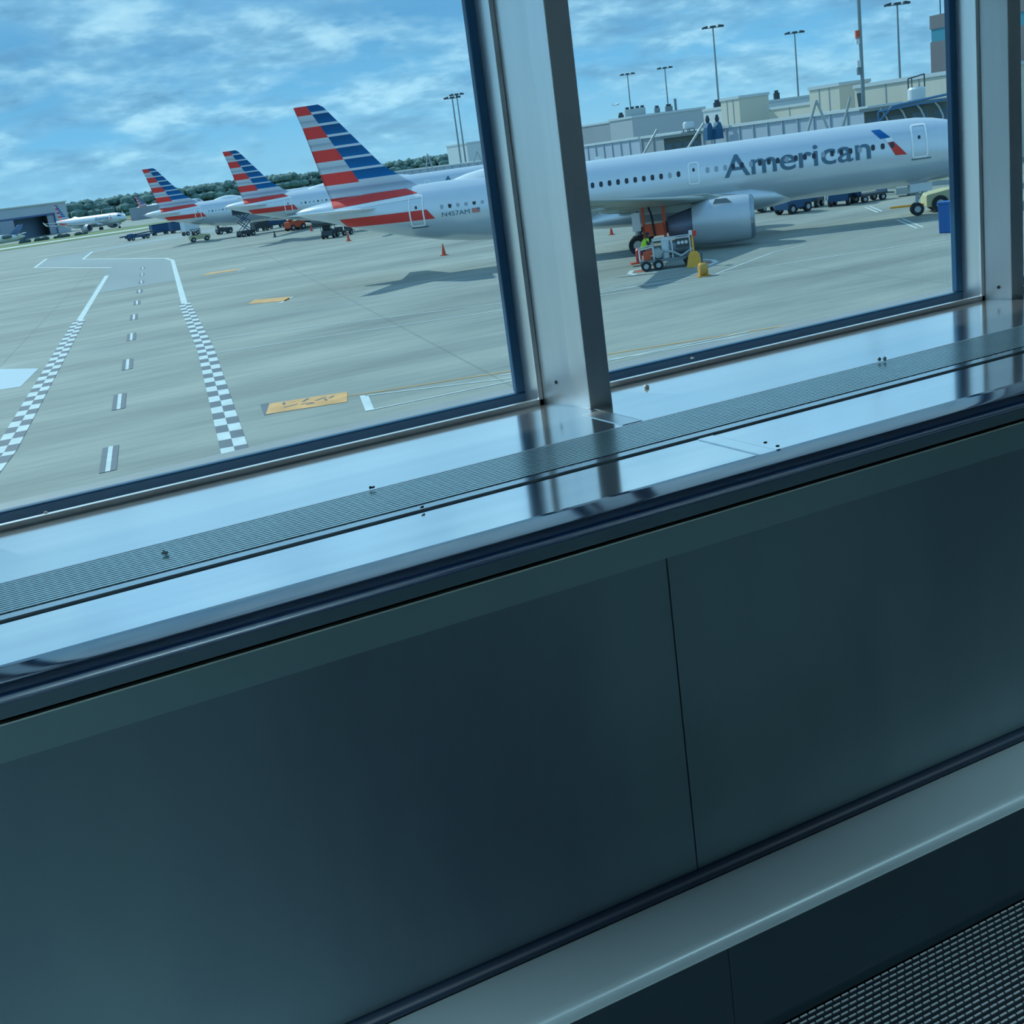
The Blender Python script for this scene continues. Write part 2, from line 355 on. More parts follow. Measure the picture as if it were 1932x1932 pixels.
def fin_mat():
    m = bpy.data.materials.new('tail_flag_stripes'); m.use_nodes = True; t = m.node_tree; b = t.nodes['Principled BSDF']; b.inputs['Roughness'].default_value = .45; b.inputs['Specular IOR Level'].default_value = .2
    tcn = t.nodes.new('ShaderNodeTexCoord'); sp = t.nodes.new('ShaderNodeSeparateXYZ'); t.links.new(tcn.outputs['Object'], sp.inputs[0])
    s_, z_ = sp.outputs[0], sp.outputs[2]
    k = math_(t, 'DIVIDE', math_(t, 'SUBTRACT', 11.745, z_), .7585)      # row number from the top
    fr = math_(t, 'FRACT', k); odd = math_(t, 'GREATER_THAN', math_(t, 'FRACT', math_(t, 'MULTIPLY', k, .5)), .5)
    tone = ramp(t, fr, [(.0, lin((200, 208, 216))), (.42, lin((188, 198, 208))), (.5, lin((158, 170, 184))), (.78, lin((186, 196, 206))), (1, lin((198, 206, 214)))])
    aft = mixc(t, odd, lin((228, 68, 64)), tone)
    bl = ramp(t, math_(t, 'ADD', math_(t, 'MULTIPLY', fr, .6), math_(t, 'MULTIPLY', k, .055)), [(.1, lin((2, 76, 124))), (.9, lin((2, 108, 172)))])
    fwd = mixc(t, math_(t, 'GREATER_THAN', fr, .80), bl, lin((206, 214, 222)))
    div = math_(t, 'SUBTRACT', s_, math_(t, 'ADD', 39.97, math_(t, 'MULTIPLY', math_(t, 'SUBTRACT', z_, 6.43), .537)))
    up = mixc(t, math_(t, 'LESS_THAN', div, 0), aft, fwd)
    fr2 = math_(t, 'DIVIDE', math_(t, 'SUBTRACT', 6.435, z_), .85)
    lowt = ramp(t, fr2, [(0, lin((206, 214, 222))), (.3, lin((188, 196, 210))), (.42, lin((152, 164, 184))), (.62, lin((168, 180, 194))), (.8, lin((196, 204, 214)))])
    c = mixc(t, math_(t, 'LESS_THAN', z_, 6.435), up, lowt)
    c = mixc(t, math_(t, 'LESS_THAN', z_, 5.585), c, lin((230, 64, 56)))
    t.links.new(c, b.inputs['Base Color']); return m
finm = fin_mat()
def airfoil(c0, c1, y, z, th, n=9, vert=False):
    up = []; dn = []
    for i in range(n):
        x = i / (n - 1); x = x * x * (3 - 2 * x) if 0 < i < n - 1 else x
        h = th * 2.6 * (math.sqrt(max(x, 0)) * .2969 - .126 * x - .3516 * x * x + .2843 * x ** 3 - .1036 * x ** 4) * 1.6
        up.append((c0 + (c1 - c0) * x, h)); dn.append((c0 + (c1 - c0) * x, -h * .75))
    pts = up + dn[-2:0:-1]
    if vert: return [Vector((a, y + h, z)) for a, h in pts]
    return [Vector((a, y, z + h)) for a, h in pts]
def patch(name, top, bot, m, parent, n=14, off=.018, rows_=5):
    # patch on the starboard skin between an upper and a lower edge ((s,z) pairs)
    rr = []
    for j in range(rows_ + 1):
        k = j / rows_; r = []
        for i in range(n + 1):
            q = i / n
            a = (top[0][0] + (top[1][0] - top[0][0]) * q, top[0][1] + (top[1][1] - top[0][1]) * q)
            b_ = (bot[0][0] + (bot[1][0] - bot[0][0]) * q, bot[0][1] + (bot[1][1] - bot[0][1]) * q)
            r.append(surf(a[0] + (b_[0] - a[0]) * k, a[1] + (b_[1] - a[1]) * k, off))
        rr.append(r)
    mb = MB(); mb.loft(rr, closed=False)
    return mb.build(name, m, parent, smooth=2)
def outline(name, cs, w_, z0, z1, m, parent, lw=.06, slant=0.0):
    def rr_(ins):
        P = []; rad = .16
        for (cx_, cz_, a0) in ((cs + w_ / 2 - rad, z1 - rad, 0), (cs - w_ / 2 + rad, z1 - rad, 90), (cs - w_ / 2 + rad, z0 + rad, 180), (cs + w_ / 2 - rad, z0 + rad, 270)):
            for a in (0, 30, 60, 90):
                q = math.radians(a0 + a); P.append((cx_ + (rad - ins) * math.cos(q), cz_ + (rad - ins) * math.sin(q)))
            if a0 == 90 or a0 == 270:
                s0, z_s, z_e = P[-1][0], P[-1][1], (z0 + rad if a0 == 90 else z1 - rad)
                for k in range(1, 6): P.append((s0, z_s + (z_e - z_s) * k / 6))
        return [surf(a, c, .03) for a, c in P]
    mb = MB(); mb.loft([rr_(0), rr_(lw)], closed=True, cap=False)
    return mb.build(name, m, parent)
def text_mesh(txt, width, height, off=.0):
    cu = bpy.data.curves.new('text', 'FONT'); cu.body = txt; cu.offset = off; cu.size = 1; cu.resolution_u = 6
    o = bpy.data.objects.new('text', cu); col.objects.link(o); bpy.context.view_layer.update()
    dg = bpy.context.evaluated_depsgraph_get(); me = bpy.data.meshes.new_from_object(o.evaluated_get(dg))
    bpy.data.objects.remove(o)
    xs = [v.co.x for v in me.vertices]; ys = [v.co.y for v in me.vertices]
    for v in me.vertices:
        v.co.x = (v.co.x - min(xs)) / (max(xs) - min(xs)) * width; v.co.y = (v.co.y - min(ys)) / (max(ys) - min(ys)) * height
    return me
def skin_text(name, txt, s0, s1, z0, z1, m, parent, tilt=0.0, off=.0, lift=.022):
    me = text_mesh(txt, s0 - s1, z1 - z0, off)
    bm = bmesh.new(); bm.from_mesh(me)
    k = .12
    while k < z1 - z0:
        bmesh.ops.bisect_plane(bm, geom=bm.verts[:] + bm.edges[:] + bm.faces[:], plane_co=(0, k, 0), plane_no=(0, 1, 0)); k += .12
    for v in bm.verts:
        s_ = s0 - v.co.x; v.co = surf(s_, z0 + v.co.y + tilt * v.co.x, lift)
    bm.to_mesh(me); bm.free(); me.name = name
    o = bpy.data.objects.new(name, me); col.objects.link(o); me.materials.clear(); me.materials.append(m); o.parent = parent; return o

def make_airliner(name, label):
    r = thing(name, label, 'airplane', (0, 0, 0))
    n = 40; rings = []
    for s_, t_, b_, h in ST:
        rings.append([Vector((s_, h * math.cos(2 * math.pi * k / n), (t_ + b_) / 2 + (t_ - b_) / 2 * math.sin(2 * math.pi * k / n))) for k in range(n)])
    mb = MB(); mb.loft(rings); mb.build('fuselage', silver, r, smooth=2)
    # belly fairing
    mb = MB(); rings = []
    for s_, hw, z0, z1 in ((12.6, .9, 1.80, 2.4), (13.6, 1.65, 1.62, 3.0), (15, 2.02, 1.50, 3.35), (18, 2.08, 1.42, 3.35), (22, 2.06, 1.42, 3.1), (24.2, 1.8, 1.5, 2.8), (26, 1.1, 1.64, 2.3)):
        rings.append([Vector((s_, hw * math.cos(2 * math.pi * k / 24), (z0 + z1) / 2 + (z1 - z0) / 2 * math.sin(2 * math.pi * k / 24))) for k in range(24)])
    mb.loft(rings); mb.build('belly_fairing', silver, r, smooth=2)
    mb = MB(); mb.loft([airfoil(34.6, 42.2, 0, 5.2, .5, vert=True), airfoil(35.6, 42.15, 0, 5.62, .48, vert=True), airfoil(36.15, 42.25, 0, 5.82, .45, vert=True), airfoil(36.9, 42.38, 0, 6.25, .42, vert=True), airfoil(38.34, 42.62, 0, 7.34, .36, vert=True), airfoil(40.72, 43.26, 0, 10.25, .2, vert=True), airfoil(41.62, 43.58, 0, 11.35, .15, vert=True), airfoil(41.95, 43.64, 0, 11.56, .1, vert=True)])
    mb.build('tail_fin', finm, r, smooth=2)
    mb = MB(); mb.loft([[Vector((43.9 + k * .42, .24 * math.cos(a * math.pi / 6) * (1 - k * .4), 4.9 + .24 * math.sin(a * math.pi / 6) * (1 - k * .4))) for a in range(12)] for k in (0, 1, 2)]); mb.build('tail_cone_exhaust', grey_m, r, smooth=1)
    for sg in (1, -1):
        mb = MB(); mb.loft([airfoil(38.2, 42.3, sg * .9, 4.62, .32), airfoil(39.0, 42.4, sg * 1.8, 4.7, .28), airfoil(42.0, 43.25, sg * 6.1, 4.98, .12), airfoil(42.5, 43.3, sg * 6.25, 4.99, .06)])
        mb.build('horizontal_stabilizer', whitm, r, smooth=2)
        mb = MB(); mb.loft([airfoil(14.7, 23.3, sg * .5, 2.35, 1.0), airfoil(15.5, 23.2, sg * 2, 2.5, .92), airfoil(17.8, 22.9, sg * 6.4, 2.98, .58), airfoil(20.9, 23.95, sg * 12, 3.62, .34), airfoil(23.4, 25, sg * 17, 4.15, .17)])
        mb.build('wing', wingm, r, smooth=2)
        mb = MB(); mb.loft([[Vector((a, sg * (y + d_), z)) for a, d_ in ((l0, 0), ((l0 + l1) / 2, .06), (l1, 0), ((l0 + l1) / 2, -.06))] for (l0, l1, y, z) in ((23.3, 25.05, 16.95, 4.13), (24.1, 25.5, 17.35, 4.55), (25.0, 25.9, 17.5, 5.1), (25.8, 26.3, 17.6, 5.75))])
        mb.build('sharklet', whitm, r, smooth=1)
        for l_, s0 in ((4.6, 20.6), (8.6, 21.4), (12.8, 22.8)):
            mb = MB(); zz = 2.3 + l_ * .105
            mb.lathe([(s0, .02), (s0 + .7, .16), (s0 + 1.8, .2), (s0 + 2.9, .13), (s0 + 3.5, .02)], 'x', (0, sg * l_, zz), 12); mb.build('flap_track_fairing', wingm, r, smooth=2)
        e = bpy.data.objects.new('engine', None); col.objects.link(e); e.parent = r; e.location = (0, sg * 5.75, 1.58)
        mb = MB(); mb.lathe([(15.5, 1.04), (15.1, 1.08), (14.99, 1.15), (15.05, 1.23), (15.4, 1.31), (16.2, 1.355), (17.3, 1.34), (18.1, 1.26), (18.55, 1.18), (18.5, 1.12), (17.6, 1.1)], 'x', n=40, cap=False); mb.build('nacelle', nacm, e, smooth=1)
        mb = MB(); mb.lathe([(15.02, 1.10), (14.985, 1.16), (15.06, 1.245), (15.22, 1.285)], 'x', n=40, cap=False); mb.build('inlet_lip', mat('polished_lip', (150, 165, 175), .2, .8), e, smooth=1)
        mb = MB(); mb.lathe([(15.55, .02), (15.56, 1.06)], 'x', n=32, cap=False)
        mb.build('fan', dark, e); mb = MB(); mb.lathe([(15.1, .01), (15.25, .16), (15.5, .28)], 'x', n=18); mb.build('spinner', grey_m, e, smooth=1)
        mb = MB(); mb.lathe([(17.6, .95), (18.6, .9), (19.3, .74), (20.0, .56), (20.02, .5), (19.5, .5)], 'x', n=32, cap=False); mb.build('core_cowl', mat('core_cowl_mauve', (118, 126, 150), .4, .5), e, smooth=1)
        mb = MB(); mb.lathe([(19.3, .42), (20.1, .36), (20.6, .2), (20.95, .03)], 'x', n=20); mb.build('exhaust_plug', grey_d, e, smooth=2)
        mb = MB(); mb.prism([(16.6, 1.22), (17.6, 1.62), (19.8, 1.65), (22.2, 1.3), (21.2, .95), (19.3, .75), (18.0, 1.1)], -.17, .17); mb.build('pylon', wingm, e)
        mb = MB(); mb.prism([(16.2, 1.0), (16.5, 1.28), (17.15, 1.3), (17.3, 1.02)], sg * .92, sg * .95); mb.build('strake', grey_m, e)
        # main gear
        gp = bpy.data.objects.new('main_landing_gear', None); col.objects.link(gp); gp.parent = r; gp.location = (21.97, sg * 3.8, 0)
        mb = MB(); mb.tube((0, 0, .58), (0, -sg * .1, 2.7), .15); mb.tube((0, 0, 1.1), (-.1, -sg * 1.4, 2.3), .07); mb.tube((0, -.5, .58), (0, .5, .58), .1); mb.build('strut', galv, gp, smooth=1)
        mb = MB(); mb.box((0, sg * .42, 1.95), (.5, .05, 1.1)); mb.build('gear_door', silver, gp)
        for k in (-.46, .46):
            mb = MB(); mb.lathe([(-.2, .3), (-.2, .52), (-.14, .58), (.14, .58), (.2, .52), (.2, .3)], 'y', (0, k, .58), 24); t_ = mb.build('wheel', tyre, gp, smooth=1)
            mb = MB(); mb.lathe([(-.21, .05), (-.215, .28), (.215, .28), (.21, .05)], 'y', (0, k, .58), 18); mb.build('hub', galv, t_, smooth=1)
    gp = bpy.data.objects.new('nose_landing_gear', None); col.objects.link(gp); gp.parent = r; gp.location = (5.07, 0, 0)
    mb = MB(); mb.tube((0, 0, .4), (-.1, 0, 2.2), .1); mb.tube((0, 0, .8), (-.8, 0, 2.0), .05); mb.tube((0, -.3, .4), (0, .3, .4), .06); mb.build('strut', galv, gp, smooth=1)
    for k in (-.55, .55):
        mb = MB(); mb.box((-.2, k, 1.7), (1.3, .04, .5)); mb.build('gear_door', silver, gp)
    for k in (-.25, .25):
        mb = MB(); mb.lathe([(-.11, .18), (-.11, .34), (-.07, .39), (.07, .39), (.11, .34), (.11, .18)], 'y', (0, k, .39), 22); t_ = mb.build('wheel', tyre, gp, smooth=1)
        mb = MB(); mb.lathe([(-.115, .03), (-.12, .19), (.12, .19), (.115, .03)], 'y', (0, k, .39), 16); mb.build('hub', galv, t_, smooth=1)
    # livery on the rear fuselage
    patch('red_band', ((42.1, 5.58), (36.75, 5.62)), ((41.75, 4.95), (35.9, 5.26)), redm, r)
    patch('red_band', ((41.45, 4.22), (35.35, 4.20)), ((41.1, 3.66), (34.87, 3.58)), redm, r)
    patch('white_band', ((41.7, 4.93), (35.88, 5.24)), ((41.62, 4.72), (35.6, 4.98)), whitm, r, off=.012)
    # doors
    for cs, w_, z0, z1 in ((5.05, .92, 3.50, 5.42), (18.34, .68, 3.63, 4.93), (36.05, 1.0, 3.20, 5.16)):
        d_ = outline('door_outline', cs, w_, z0, z1, mat('door_edge_white', (252, 254, 255), .5), r, .1 if w_ > .9 else .08)
        mb = MB(); rr = [[surf(cs + a, z, .026) for a in (-.07, .07)] for z in ((z0 + z1) / 2 + .12, (z0 + z1) / 2 + .3)]; mb.loft(rr, closed=False); mb.build('door_window', glassd, r)
        if w_ > .8:
            mb = MB(); mb.loft([[surf(cs + a, z, .028) for a in (-.62, .5)] for z in (z0 - .02, z0 - .1)], closed=False); mb.build('door_sill', grey_m, r)
    return r
air = make_airliner('airliner', 'nearest airliner with striped tail, its side lettered American')
def window_mesh(m, name):
    mb = MB(); P = []
    for k in range(14):
        a = 2 * math.pi * k / 14; P.append((.115 * abs(math.cos(a)) ** .7 * math.copysign(1, math.cos(a)), .165 * abs(math.sin(a)) ** .7 * math.copysign(1, math.sin(a))))
    zc_ = 4.37; ring = [surf(10 + a, zc_ + c, .024) - Vector((10, 0, 0)) for a, c in P]
    cen = surf(10, zc_, .024) - Vector((10, 0, 0)); mb.v = [tuple(p) for p in ring] + [tuple(cen)]
    mb.f = [[k, (k + 1) % 14, 14] for k in range(14)]
    return mb.build(name, m)
wd = window_mesh(glassd, 'cabin_window'); wp = window_mesh(glassp, 'cabin_window'); used = [0, 0]
pos = []
s_ = 24.6
for i in range(11): pos.append((s_ - .533 * i, 0 if i not in (9,) else 1, -.02))
pos += [(17.5 - .533 * i, 1, .0) for i in range(3)]
pos += [(15.95 - .533 * i, 0 if i % 4 in (0, 1, 3) else 1, .02) for i in range(15)]
pos += [(7.72, 0, .05), (7.16, 0, .05), (6.62, 0, .06)]
pos += [(33.8 + .533 - .533 * i, 0 if i in (1, 4, 6) else 1, -.1) for i in range(17) if 33.8 + .533 - .533 * i > 25]
for s_, k, dz in pos:
    src = (wd, wp)[k]
    if not used[k]: o = src; used[k] = 1
    else: o = src.copy(); col.objects.link(o)
    dy = surf(s_, 4.37, .024).y - surf(10, 4.37, .024).y
    o.parent = air; o.location = (s_, dy, dz)
ttl = skin_text('airline_lettering', 'American', 16.52, 7.86, 3.75, 5.05, letm, air, tilt=.006, off=.010)
skin_text('registration_number', 'N457AM', 34.38, 32.55, 3.62, 3.90, letm, air, off=.0)
patch('cockpit_window', ((3.0, 4.95), (1.75, 4.62)), ((3.0, 4.45), (1.5, 4.3)), glassd, air, n=6, off=.02)
# flight symbol near the nose door
patch('flight_symbol_blue', ((7.72, 5.38), (7.22, 5.38)), ((7.25, 4.86), (6.68, 4.87)), bluem, air, n=4, off=.026)
patch('flight_symbol_red', ((6.86, 4.58), (6.50, 4.60)), ((6.46, 3.82), (5.80, 3.80)), redm, air, n=4, off=.026)
patch('flight_symbol_beak', ((7.0, 4.84), (6.62, 4.86)), ((6.9, 4.60), (6.5, 4.62)), whitm, air, n=3, off=.026)
fl = bpy.data.objects.new('flag_decal', None); col.objects.link(fl); fl.parent = air
patch('flag_canton', ((32.05, 3.92), (31.88, 3.92)), ((32.05, 3.80), (31.88, 3.80)), letm, fl, n=2, off=.03, rows_=2)
patch('flag_stripes', ((32.4, 3.92), (31.88, 3.92)), ((32.4, 3.64), (31.88, 3.64)), mat('flag_red_white', (205, 130, 124), .4), fl, n=2, off=.026, rows_=2)
def dome(par):
    mb = MB(); mb.loft([[Vector((s_, y * hw, 5.72 + h * (1 - y * y))) for y in (-1, -.6, -.2, .2, .6, 1)] for s_, hw, h in ((29.2, .05, .02), (29.9, .4, .24), (30.9, .55, .46), (31.8, .55, .5), (32.8, .42, .34), (33.5, .2, .14), (33.9, .03, .02))], closed=False)
    mb.build('antenna_dome', whitm, par, smooth=2)
dome(air)
mb = MB(); mb.prism([(27.8, 1.4), (28.3, 1.7), (28.5, 1.7), (28.2, 1.4)], -.03, .03); mb.build('belly_antenna', grey_m, air)
skip1 = ('registration_number',)
others = [('airliner', 'second airliner, its striped tail left of the nearest tail', (77.325, 134.374, 0), 2.5856, 'all'),
          ('airliner', 'third airliner, its striped tail farthest left of the three parked', (76.308, 176.177, 0), 2.6676, 'all'),
          ('airliner', 'small airliner with striped tail taxiing in front of the hangar', None, 2.03, 'far'),
          ('airliner', 'white airliner far away behind the tail of the third airliner', None, 2.45, 'far'),
          ('airliner', 'tiny airliner climbing in the sky above the flat roofs', None, 2.9, 'far')]
air_others = []
for nm, lab, loc, th, md in others:
    sk = ('registration_number', 'flag_decal', 'flight_symbol_beak') if md == 'all' else ('registration_number', 'flag_decal', 'flight_symbol_beak', 'cabin_window', 'door_window', 'door_sill', 'belly_antenna', 'flag_canton', 'spinner', 'fan')
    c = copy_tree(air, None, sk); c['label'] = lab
    air_others.append(c)
    if loc: c.location = loc
    c.rotation_euler = (0, 0, th)
p = far(238, 412, 485); air_others[2].location = (p.x, p.y, gz(p.y))
p = far(388, 398, 760); air_others[3].location = (p.x, p.y, -1.6)
p = far(1169, 194, 4600); air_others[4].location = (p.x, p.y, p.z - 4)
air_others[4].rotation_euler = (0, math.radians(9), 2.55 - .9)
air.location = (60.892, 54.757, 0); air.rotation_euler = (0, 0, 2.5059)
for a_ in [air] + air_others[:3]:
    a_['group'] = 'airliners with striped tails'
# small jet with a high tail, far left
p = far(43, 450, 470); jet = thing('regional_jet', 'small white jet with its tail to the right at the left edge below the hangar', 'airplane', (p.x, p.y, gz(p.y)), math.radians(-8))
mb = MB(); mb.lathe([(-26, .05), (-25.2, .6), (-24, 1.1), (-22, 1.35), (-6, 1.35), (-3, 1.1), (0, .45), (1, .1)], 'x', (0, 0, 2.2), 20); mb.build('fuselage', whitm, jet, smooth=2)
mb = MB(); mb.loft([airfoil(-4.2, -.6, 0, 3.2, .3, vert=True), airfoil(-.6, 1.3, 0, 6.3, .18, vert=True)]); mb.build('tail_fin', mat('small_fin_blue_grey', (96, 120, 158), .4, 0, .5, 1.2, (.1, .1, 3)), jet, smooth=2)
for sg in (1, -1):
    mb = MB(); mb.loft([airfoil(-2.4, .2, sg * .3, 2.9, .2), airfoil(.2, 1.5, sg * 4.4, 3.3, .08)]); mb.build('horizontal_stabilizer', whitm, jet, smooth=2)
    mb = MB(); mb.lathe([(-6.5, .55), (-6, .65), (-3.6, .55), (-3.2, .35)], 'x', (0, sg * 1.9, 2.9), 16); mb.build('engine', grey_m, jet, smooth=1)
    mb = MB(); mb.loft([airfoil(-15, -9.5, sg * 1, 1.5, .5), airfoil(-10, -8.4, sg * 10.5, 2.1, .15)]); mb.build('wing', wingm, jet, smooth=2)
    mb = MB(); mb.tube((-11, sg * 1.9, .4), (-11, sg * 1.9, 1.6), .1); mb.lathe([(-.15, .4), (.15, .4)], 'y', (-11, sg * 1.9, .4), 14); mb.build('main_landing_gear', tyre, jet)
mb = MB(); mb.tube((-23, 0, .3), (-23, 0, 1.6), .08); mb.lathe([(-.15, .3), (.15, .3)], 'y', (-23, 0, .3), 14); mb.build('nose_landing_gear', tyre, jet)

# ------------------------------------------------------------------ trees, hangar
leaf = mat('hazy_leaves', (112, 142, 134), .9, 0, .35, .12, c2=(86, 116, 116))  # haze of the distance is mixed into the leaf colours
def treeline(u0, u1, D, top, label, n=230, seedv=1):
    random.seed(seedv); mb = MB()
    for k in range(n):
        u = u0 + (u1 - u0) * (k + random.random()) / n; d_ = D + random.uniform(-25, 40)
        p = far(u, 420 - .138 * u, d_); hgt = top * random.uniform(.82, 1.06); r_ = random.uniform(2.6, 4.6)
        base = -1.9
        mb.blob((p.x, p.y, base + hgt - r_ * .8), r_, 1, .16, (1.0, 1, .8)); mb.blob((p.x + random.uniform(-4, 4), p.y - 5, base + hgt * .42), r_, 1, .15, (1.2, 1, .75)); mb.blob((p.x + random.uniform(-4, 4), p.y - 8, base + hgt * .12), r_ * .7, 1, .15, (1.3, 1, .5))
    return tag(mb.build('tree_line', leaf), label, 'trees', kind='stuff')
treeline(60, 560, 930, 14.0, 'dark green tree line on the horizon left of the striped tails', 420, 3)
treeline(540, 1010, 1150, 13.0, 'blue-green tree line on the horizon behind the nearest tail', 420, 5)
hw = mat('hangar_wall', (176, 186, 196), .6, 0, .05, .05); hr = mat('hangar_roof', (206, 208, 196), .6); hd = mat('hangar_interior', (96, 120, 142), .7, 0, .2, .1); hb = mat('hangar_blue_trim', (60, 92, 140), .6)
p1 = far(134, 430, 600); p0 = far(-110, 460, 520)
dx = p1 - p0; L = math.hypot(dx.x, dx.y); ang = math.atan2(dx.y, dx.x)
hg = thing('hangar', 'large pale hangar with a wide dark door opening at the left edge', 'hangar', (p0.x, p0.y, -1.8), ang)
Hh = 12.8
mb = MB(); x_a, x_b = L - 44, L - 12
mb.b2(0, x_a, 0, .6, 0, Hh); mb.b2(x_b, L, 0, .6, 0, Hh); mb.b2(x_a, x_b, 0, .6, 8.2, Hh); mb.b2(L - .6, L, .6, 60, 0, Hh); mb.b2(0, .6, .6, 60, 0, Hh); mb.b2(0, L, 60, 60.6, 0, Hh); mb.build('wall', hw, hg)
mb = MB(); mb.b2(-.5, L + .4, -.5, 61, Hh, Hh + .5); mb.build('roof', hr, hg)
mb = MB(); mb.b2(x_a, x_b, 6, 6.3, 0, 8.2); mb.build('door_opening', hd, hg)
mb = MB(); mb.b2(0, L - 11, -.25, 0, 8.2, 8.9); mb.build('blue_fascia', hb, hg)
mb = MB(); mb.b2(x_b, x_b + .6, -.3, 0, 0, 8.6); mb.build('door_jamb', hb, hg)
mb = MB(); mb.b2(x_b - 5.2, x_b - .2, .2, .5, .1, 8.1); mb.build('sliding_door', mat('hangar_door', (150, 162, 178), .6), hg)
mb = MB(); mb.prism([(-.5, Hh + .4), (L * .75, Hh + .4), (L * .5, Hh + 2.0), (L * .2, Hh + 2.3)], 22, 40); mb.build('roof_ridge', hr, hg)
for k in range(2):
    mb = MB(); mb.b2(x_a - 11 - 12 * k, x_a - 12 * k - .4, -.2, 0, .1, 7.9); mb.build('sliding_door', mat('hangar_door', (150, 162, 178), .6), hg)

# ------------------------------------------------------------------ concourse buildings on the right
wl_ = mat('concourse_panel', (206, 204, 190), .6, 0, .05, .3, (1, 1, .2))
wl2 = mat('concourse_panel_blue_grey', (150, 160, 168), .6, 0, .05, .3, (1, 1, .2))
rfm = mat('roof_coping', (196, 208, 212), .5)
def azX(u, v, X): r = ray(u, v); return C0 + r * (X / r.x)
def azY(u, v, Y): r = ray(u, v); return C0 + r * (Y / r.y)
def block(ul, uc, ur, vtop, X0, label, m=wl_, cop=True, panels=0, roofz=None):
    """box whose west face spans ul..uc at X0 and whose south face spans uc..ur"""
    vh = 415 - .1378 * uc
    pc = azX(uc, vtop, X0); zt = pc.z; yn = pc.y
    yf = azX(ul, vh, X0).y; xr = azY(ur, 415 - .1378 * ur, yn).x
    if yf < yn + .5: yf = yn + 12
    if xr < X0 + 1: xr = X0 + 25
    t_ = thing('concourse_block', label, 'building', (X0, yn, 0))
    mb = MB(); mb.b2(0, xr - X0, 0, yf - yn, 0, zt); mb.build('wall', m, t_)
    if cop: mb = MB(); mb.b2(-.12, xr - X0 + .12, -.12, yf - yn + .12, zt, zt + .35); mb.build('roof_coping', rfm, t_)
    for k in range(panels):
        y = (yf - yn) * (k + 1) / (panels + 1)
        mb = MB(); mb.b2(-.04, 0, y - .06, y + .06, 2, zt); mb.build('panel_joint', wl2, t_)
    BLK.append((X0, yn, xr, yf, zt)); return t_, zt
BLK = []
block(1060, 1150, 1168, 232, 128, 'grey flat-roofed concourse block just right of the centre mullion', wl2)
block(1152, 1192, 1332, 223, 114, 'flat-roofed block with a bright end wall left of the white tank', mat('concourse_dark_side', (176, 184, 190), .6))
block(1362, 1394, 1452, 186, 104, 'tall beige concourse block right of the blue gate column', wl_, True, 2)
block(1450, 1530, 1545, 197, 107, 'low beige link wall between the two tall beige blocks', wl_, True, 1)
block(1528, 1583, 1642, 162, 97, 'tall beige concourse block behind the A-frame struts', wl_, True, 2)
block(1612, 1800, 1990, 139, 90, 'long beige concourse wall carrying the round tank at right', wl_, True, 2)
block(1328, 1366, 1372, 205, 110, 'small pale block left of the tall beige block', white)
# low gallery wall in front
def wall_run(u0, v0, u1, v1, D0, D1, label, m, thick=3.5, name='boarding_gallery'):
    a = far(u0, v0, D0); c = far(u1, v1, D1); d_ = c - a; L_ = math.hypot(d_.x, d_.y)
    t_ = thing(name, label, 'boarding gallery', (a.x, a.y, 0), math.atan2(d_.y, d_.x))
    mb = MB(); mb.add([(0, 0, 2.6), (L_, 0, 2.6), (L_, 0, c.z), (0, 0, a.z), (0, thick, 2.6), (L_, thick, 2.6), (L_, thick, c.z), (0, thick, a.z)], [(0, 1, 2, 3), (5, 4, 7, 6), (0, 4, 5, 1), (3, 2, 6, 7), (0, 3, 7, 4), (1, 5, 6, 2)])
    mb.build('wall', m, t_)
    k = 0
    while k < L_ - .4:
        mb = MB(); mb.b2(k, k + .12, -.1, 0, 2.7, a.z + (c.z - a.z) * k / L_); mb.build('rib', gm2 if m is not wl2 else wl2, t_); k += max(2.2, L_ / 16)
    mb = MB(); mb.add([(0, -.15, a.z), (L_, -.15, c.z), (L_, thick, c.z), (0, thick, a.z), (0, -.15, a.z + .25), (L_, -.15, c.z + .25), (L_, thick, c.z + .25), (0, thick, a.z + .25)], [(0, 3, 2, 1), (4, 5, 6, 7), (0, 1, 5, 4), (2, 3, 7, 6), (0, 4, 7, 3), (1, 2, 6, 5)]); mb.build('roof', rfm, t_)
    for k in (0.1, .5, .9):
        mb = MB(); mb.tube((L_ * k, thick / 2, 0), (L_ * k, thick / 2, 2.6), .25); mb.build('column', galv, t_)
    return t_
gm = mat('gallery_cladding', (168, 184, 200), .55, 0, .05, .4); gm2 = mat('gallery_rib', (158, 174, 190), .55)
wall_run(1080, 280, 1206, 262, 158, 142, 'low blue-grey gallery with ribbed wall right of the centre mullion', gm)
wall_run(1210, 262, 1340, 246, 138, 128, 'smooth low gallery section behind the dark gate cab', wl2)
wall_run(1345, 245, 1640, 206, 126, 108, 'long ribbed gallery running behind the lettered fuselage', gm)
wall_run(735, 327, 985, 296, 245, 215, 'low pale gallery beyond the nearest tail, left of the mullion', gm)
block(845, 880, 915, 272, 118, 'pale gate building left of the mullion beside the twin lamp posts', white)
